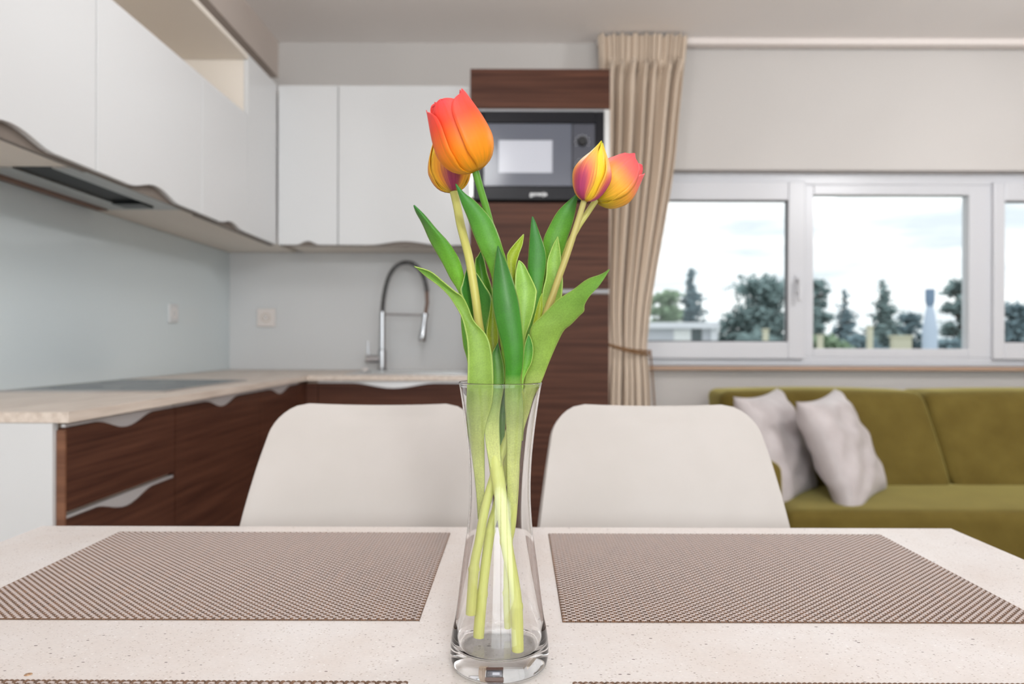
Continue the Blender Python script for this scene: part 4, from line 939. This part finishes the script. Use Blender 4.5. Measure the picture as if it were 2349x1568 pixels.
flower(td, at(1368, 460, 0.566), dirpx((1368, 460), (1452, 372), 0.10), fr_, 0.0455, 0.0192, prof_open(0.62, 0.42),
       [(-20, 68, False, 1.0, 9, 0.0), (100, 66, False, 0.98, 8, 0.02), (-140, 66, False, 0.98, 8, 0.0), (40, 62, True, 0.97, 8, 0.0), (160, 62, True, 0.98, 8, 0.0), (-80, 62, True, 0.98, 8, 0.0)], 'petal_sunset')
# stems
stem(ta, [(1089, 390, .541, 8.5), (1100, 430, .545, 8.5), (1115, 480, .551, 8.5), (1130, 540, .556, 8.5), (1141, 600, .558, 8.5), (1150, 700, .558, 9), (1158, 800, .557, 9), (1170, 900, .556, 9), (1180, 1000, .556, 9.5), (1184, 1060, .556, 9.5), (1178, 1193, .557, 8), (1166, 1262, .560, 7.5), (1164, 1358, .566, 7.5), (1167, 1438, .572, 7.5)], 'stem_green', (1358,))
stem(tb, [(1039, 437, .577, 9.5), (1047, 470, .574, 9.5), (1056, 516, .568, 10), (1066, 555, .561, 10), (1077, 600, .555, 10), (1091, 685, .552, 10), (1099, 746, .555, 10), (1110, 800, .558, 10), (1120, 880, .558, 12), (1127, 950, .560, 14), (1132, 1010, .558, 15), (1139, 1070, .551, 16), (1149, 1134, .546, 15), (1162, 1239, .543, 13), (1179, 1330, .541, 12), (1186, 1385, .540, 12), (1190, 1495, .539, 12)], 'stem_pale', (1239, 1388))
stem(tc, [(1340, 456, .547, 7), (1327, 500, .550, 7), (1313, 544, .551, 7.5), (1298, 590, .551, 7.5), (1282, 634, .551, 8), (1268, 675, .551, 8), (1254, 713, .551, 8), (1235, 780, .553, 8), (1210, 870, .557, 9), (1180, 960, .560, 10), (1152, 1040, .558, 10), (1132, 1100, .555, 10.5), (1113, 1170, .552, 10.5), (1101, 1240, .550, 10.5), (1090, 1298, .549, 10.5), (1082, 1408, .549, 10.5)], 'stem_tan', (1303,))
stem(td, [(1367, 457, .565, 7), (1345, 490, .564, 7), (1324, 522, .563, 7), (1305, 560, .563, 7.5), (1285, 620, .563, 8), (1262, 700, .563, 8), (1240, 780, .564, 8), (1215, 870, .566, 9), (1190, 960, .568, 9.5), (1165, 1060, .566, 10), (1141, 1161, .562, 10.5), (1126, 1216, .560, 10.5), (1108, 1358, .557, 10.5), (1099, 1465, .556, 11)], 'stem_pale', (1216, 1360))
# leaves (base to tip)
leaf(tb, [(1072, 760, 1090, 740, .567), (1056, 680, 1068, 660, .565), (1032, 637, 1064, 634, .561), (1013, 600, 1055, 600, .557), (987, 555, 1043, 578, .553), (968, 513, 1027, 555, .549), (955, 490, 1001, 527, .546), (950, 478, 973, 494, .543), (948, 471, 949, 471, .541)], 'leaf_fresh', -0.22)
leaf(tc, [(1097, 1190, 1105, 1190, .560), (1093, 1125, 1112, 1125, .557), (1083, 1040, 1112, 1040, .552), (1076, 990, 1113, 985, .548), (1072, 930, 1129, 925, .547), (1073, 873, 1132, 873, .545), (1073, 797, 1128, 811, .543), (1066, 752, 1116, 769, .542), (1057.5, 724, 1088, 738, .541), (1043, 699, 1072, 700, .539), (1027, 676, 1060, 680, .536), (1004, 654, 1044, 669, .533), (976, 634, 1015, 645, .529), (960, 620, 987, 623, .525), (949.5, 611, 950, 612, .521)], 'leaf_olive', 0.14, 0.1, nr=46)
leaf(td, [(1085, 930, 1110, 930, .562), (1073, 831, 1110, 831, .563), (1063, 791, 1105, 790, .564), (1057.5, 729, 1095, 729, .565), (1064, 690, 1085, 690, .566), (1075, 660, 1076, 660, .567)], 'leaf_fresh', -0.15)
leaf(tb, [(1100, 830, 1122, 820, .567), (1088, 760, 1116, 757, .565), (1070, 705, 1125, 712, .563), (1056, 668, 1127, 682, .562), (1060, 651, 1111, 654, .562), (1066, 628, 1094, 628, .562), (1074, 607, 1075, 607, .562)], 'leaf_dark', 0.22)
leaf(td, [(1112, 800, 1135, 800, .574), (1100, 720, 1132, 720, .573), (1091, 640, 1128, 665, .571), (1090, 597, 1117, 628, .570), (1095, 588, 1111, 600, .569), (1102, 576, 1103, 576, .568)], 'leaf_fresh', 0.22)
leaf(ta, [(1168, 900, 1174, 900, .553), (1150, 800, 1170, 800, .552), (1133, 690, 1170, 690, .551), (1129, 642, 1168, 630, .550), (1117, 605, 1161, 597, .549), (1101, 573, 1153, 572, .547), (1086, 538, 1142, 538, .545), (1073, 502, 1125, 502, .542), (1058, 466, 1090, 463, .538), (1050, 442, 1066, 445, .536), (1044, 422, 1045, 422, .534)], 'leaf_fresh', -0.20)
leaf(ta, [(1166, 1190, 1184, 1190, .556), (1164, 1100, 1189, 1100, .551), (1163, 1000, 1197, 1000, .545), (1159, 930, 1200, 930, .540), (1159, 873, 1194, 873, .536), (1158.6, 839, 1199, 839, .534), (1153, 797, 1201, 797, .532), (1142, 757.5, 1197, 745, .531), (1133, 718, 1191, 699, .531), (1129, 684.5, 1185, 673, .532), (1130.5, 642, 1175, 640, .533), (1135, 600, 1161, 603, .535), (1139, 575, 1149, 578, .536), (1141, 564, 1142, 564, .537)], 'leaf_blue', -0.20, nr=46)
leaf(tc, [(1172, 740, 1186, 740, .563), (1168, 650, 1183, 652, .561), (1163, 600, 1183, 612, .560), (1164, 581, 1190, 583, .559), (1179, 560, 1198, 560, .558), (1200, 537, 1201, 537, .557)], 'leaf_yellow', 0.20)
leaf(tc, [(1186, 1010, 1200, 1010, .554), (1192, 900, 1204, 900, .551), (1196, 797, 1204, 797, .550), (1194, 755, 1206, 769, .550), (1189, 720, 1215, 744, .550), (1183, 690, 1225, 710, .550), (1181, 651, 1230, 676, .551), (1182, 630, 1229, 662, .551), (1184, 617, 1213, 628, .552), (1187, 604, 1201, 606, .553), (1189, 597, 1190, 597, .553)], 'leaf_pale', 0.20, nr=42)
leaf(ta, [(1196, 895, 1199, 895, 0.5395), (1197, 870, 1202, 870, 0.5390), (1198, 850, 1210, 850, 0.5385), (1199, 832, 1219, 832, 0.5380), (1201, 812, 1223, 812, 0.5375), (1203, 795, 1223, 795, 0.5370), (1207, 779, 1219, 779, 0.5365), (1212, 766, 1213, 766, 0.5360)], 'leaf_fresh', 0.18)
leaf(td, [(1200, 860, 1212, 860, .560), (1205, 750, 1222, 749, .559), (1212, 690, 1238, 690, .558), (1211, 640, 1246, 643, .557), (1210.5, 610, 1252, 600, .556), (1213, 567, 1249, 572, .555), (1216, 530, 1235, 530, .553), (1218, 508, 1227, 508, .552), (1220, 496, 1221, 496, .551)], 'leaf_dark', -0.16)
leaf(td, [(1225, 800, 1240, 800, .573), (1235, 680, 1270, 680, .573), (1243, 590, 1290, 600, .572), (1246, 550, 1299, 553, .570), (1260, 517, 1311, 516, .568), (1277, 487, 1318, 487, .565), (1298, 465, 1322, 463, .563), (1325, 442, 1326, 442, .561)], 'leaf_fresh', -0.15)
leaf(tc, [(1228, 850, 1240, 850, .564), (1240, 760, 1268, 760, .563), (1245, 710, 1285, 700, .562), (1244, 672, 1290, 660, .561), (1252, 635, 1290, 635, .560), (1255, 598, 1287, 600, .559), (1266, 566, 1284, 572, .558), (1274, 550, 1281, 555, .557), (1278, 542, 1279, 542, .557)], 'leaf_pale', 0.20)
leaf(tc, [(1215, 800, 1230, 800, .558), (1221, 745, 1244, 735, .558), (1235, 690, 1245, 700, .558), (1243, 672, 1244, 672, .558)], 'leaf_yellow', 0.15)
leaf(tb, [(1176, 1100, 1186, 1100, .560), (1188, 1000, 1199, 1000, .559), (1196, 940, 1216, 940, .555), (1200, 905, 1226, 905, .551), (1203.5, 872.6, 1243, 872.6, .547), (1209, 839, 1257, 836, .544), (1214.7, 797, 1276, 791, .540), (1217.5, 752, 1293, 757.5, .535), (1243, 724, 1310, 743, .532), (1262, 704, 1327, 725, .529), (1282, 684.5, 1339.6, 712.6, .526), (1313, 665, 1341, 698.5, .522), (1347, 640, 1352, 679, .517), (1380, 628, 1375, 653, .513), (1397, 617, 1398, 617, .510)], 'leaf_olive', -0.12, -0.1, nr=46)
leaf(tb, [(1140, 1120, 1152, 1120, .5480), (1123, 1060, 1150, 1060, .5480), (1113, 990, 1146, 990, .5500), (1120, 940, 1147, 940, .5510), (1130, 880, 1157, 880, .5515), (1130, 840, 1156, 840, .552), (1129, 812, 1150, 812, .553), (1134, 800, 1146, 798, .553), (1142, 785, 1143, 785, .554)], 'leaf_sheath', 0.15)
leaf(td, [(1151, 1050, 1155, 1050, .558), (1145, 968, 1160, 968, .558), (1150, 920, 1162, 920, .558), (1155, 870, 1168, 870, .558), (1158, 830, 1159, 830, .558)], 'leaf_dark', 0.15)
leaf(ta, [(1129, 830, 1140, 830, .559), (1122, 800, 1143, 790, .559), (1116, 766, 1143, 766, .559), (1121, 730, 1138, 730, .559), (1128, 683, 1129, 683, .559)], 'leaf_yellow', 0.2)
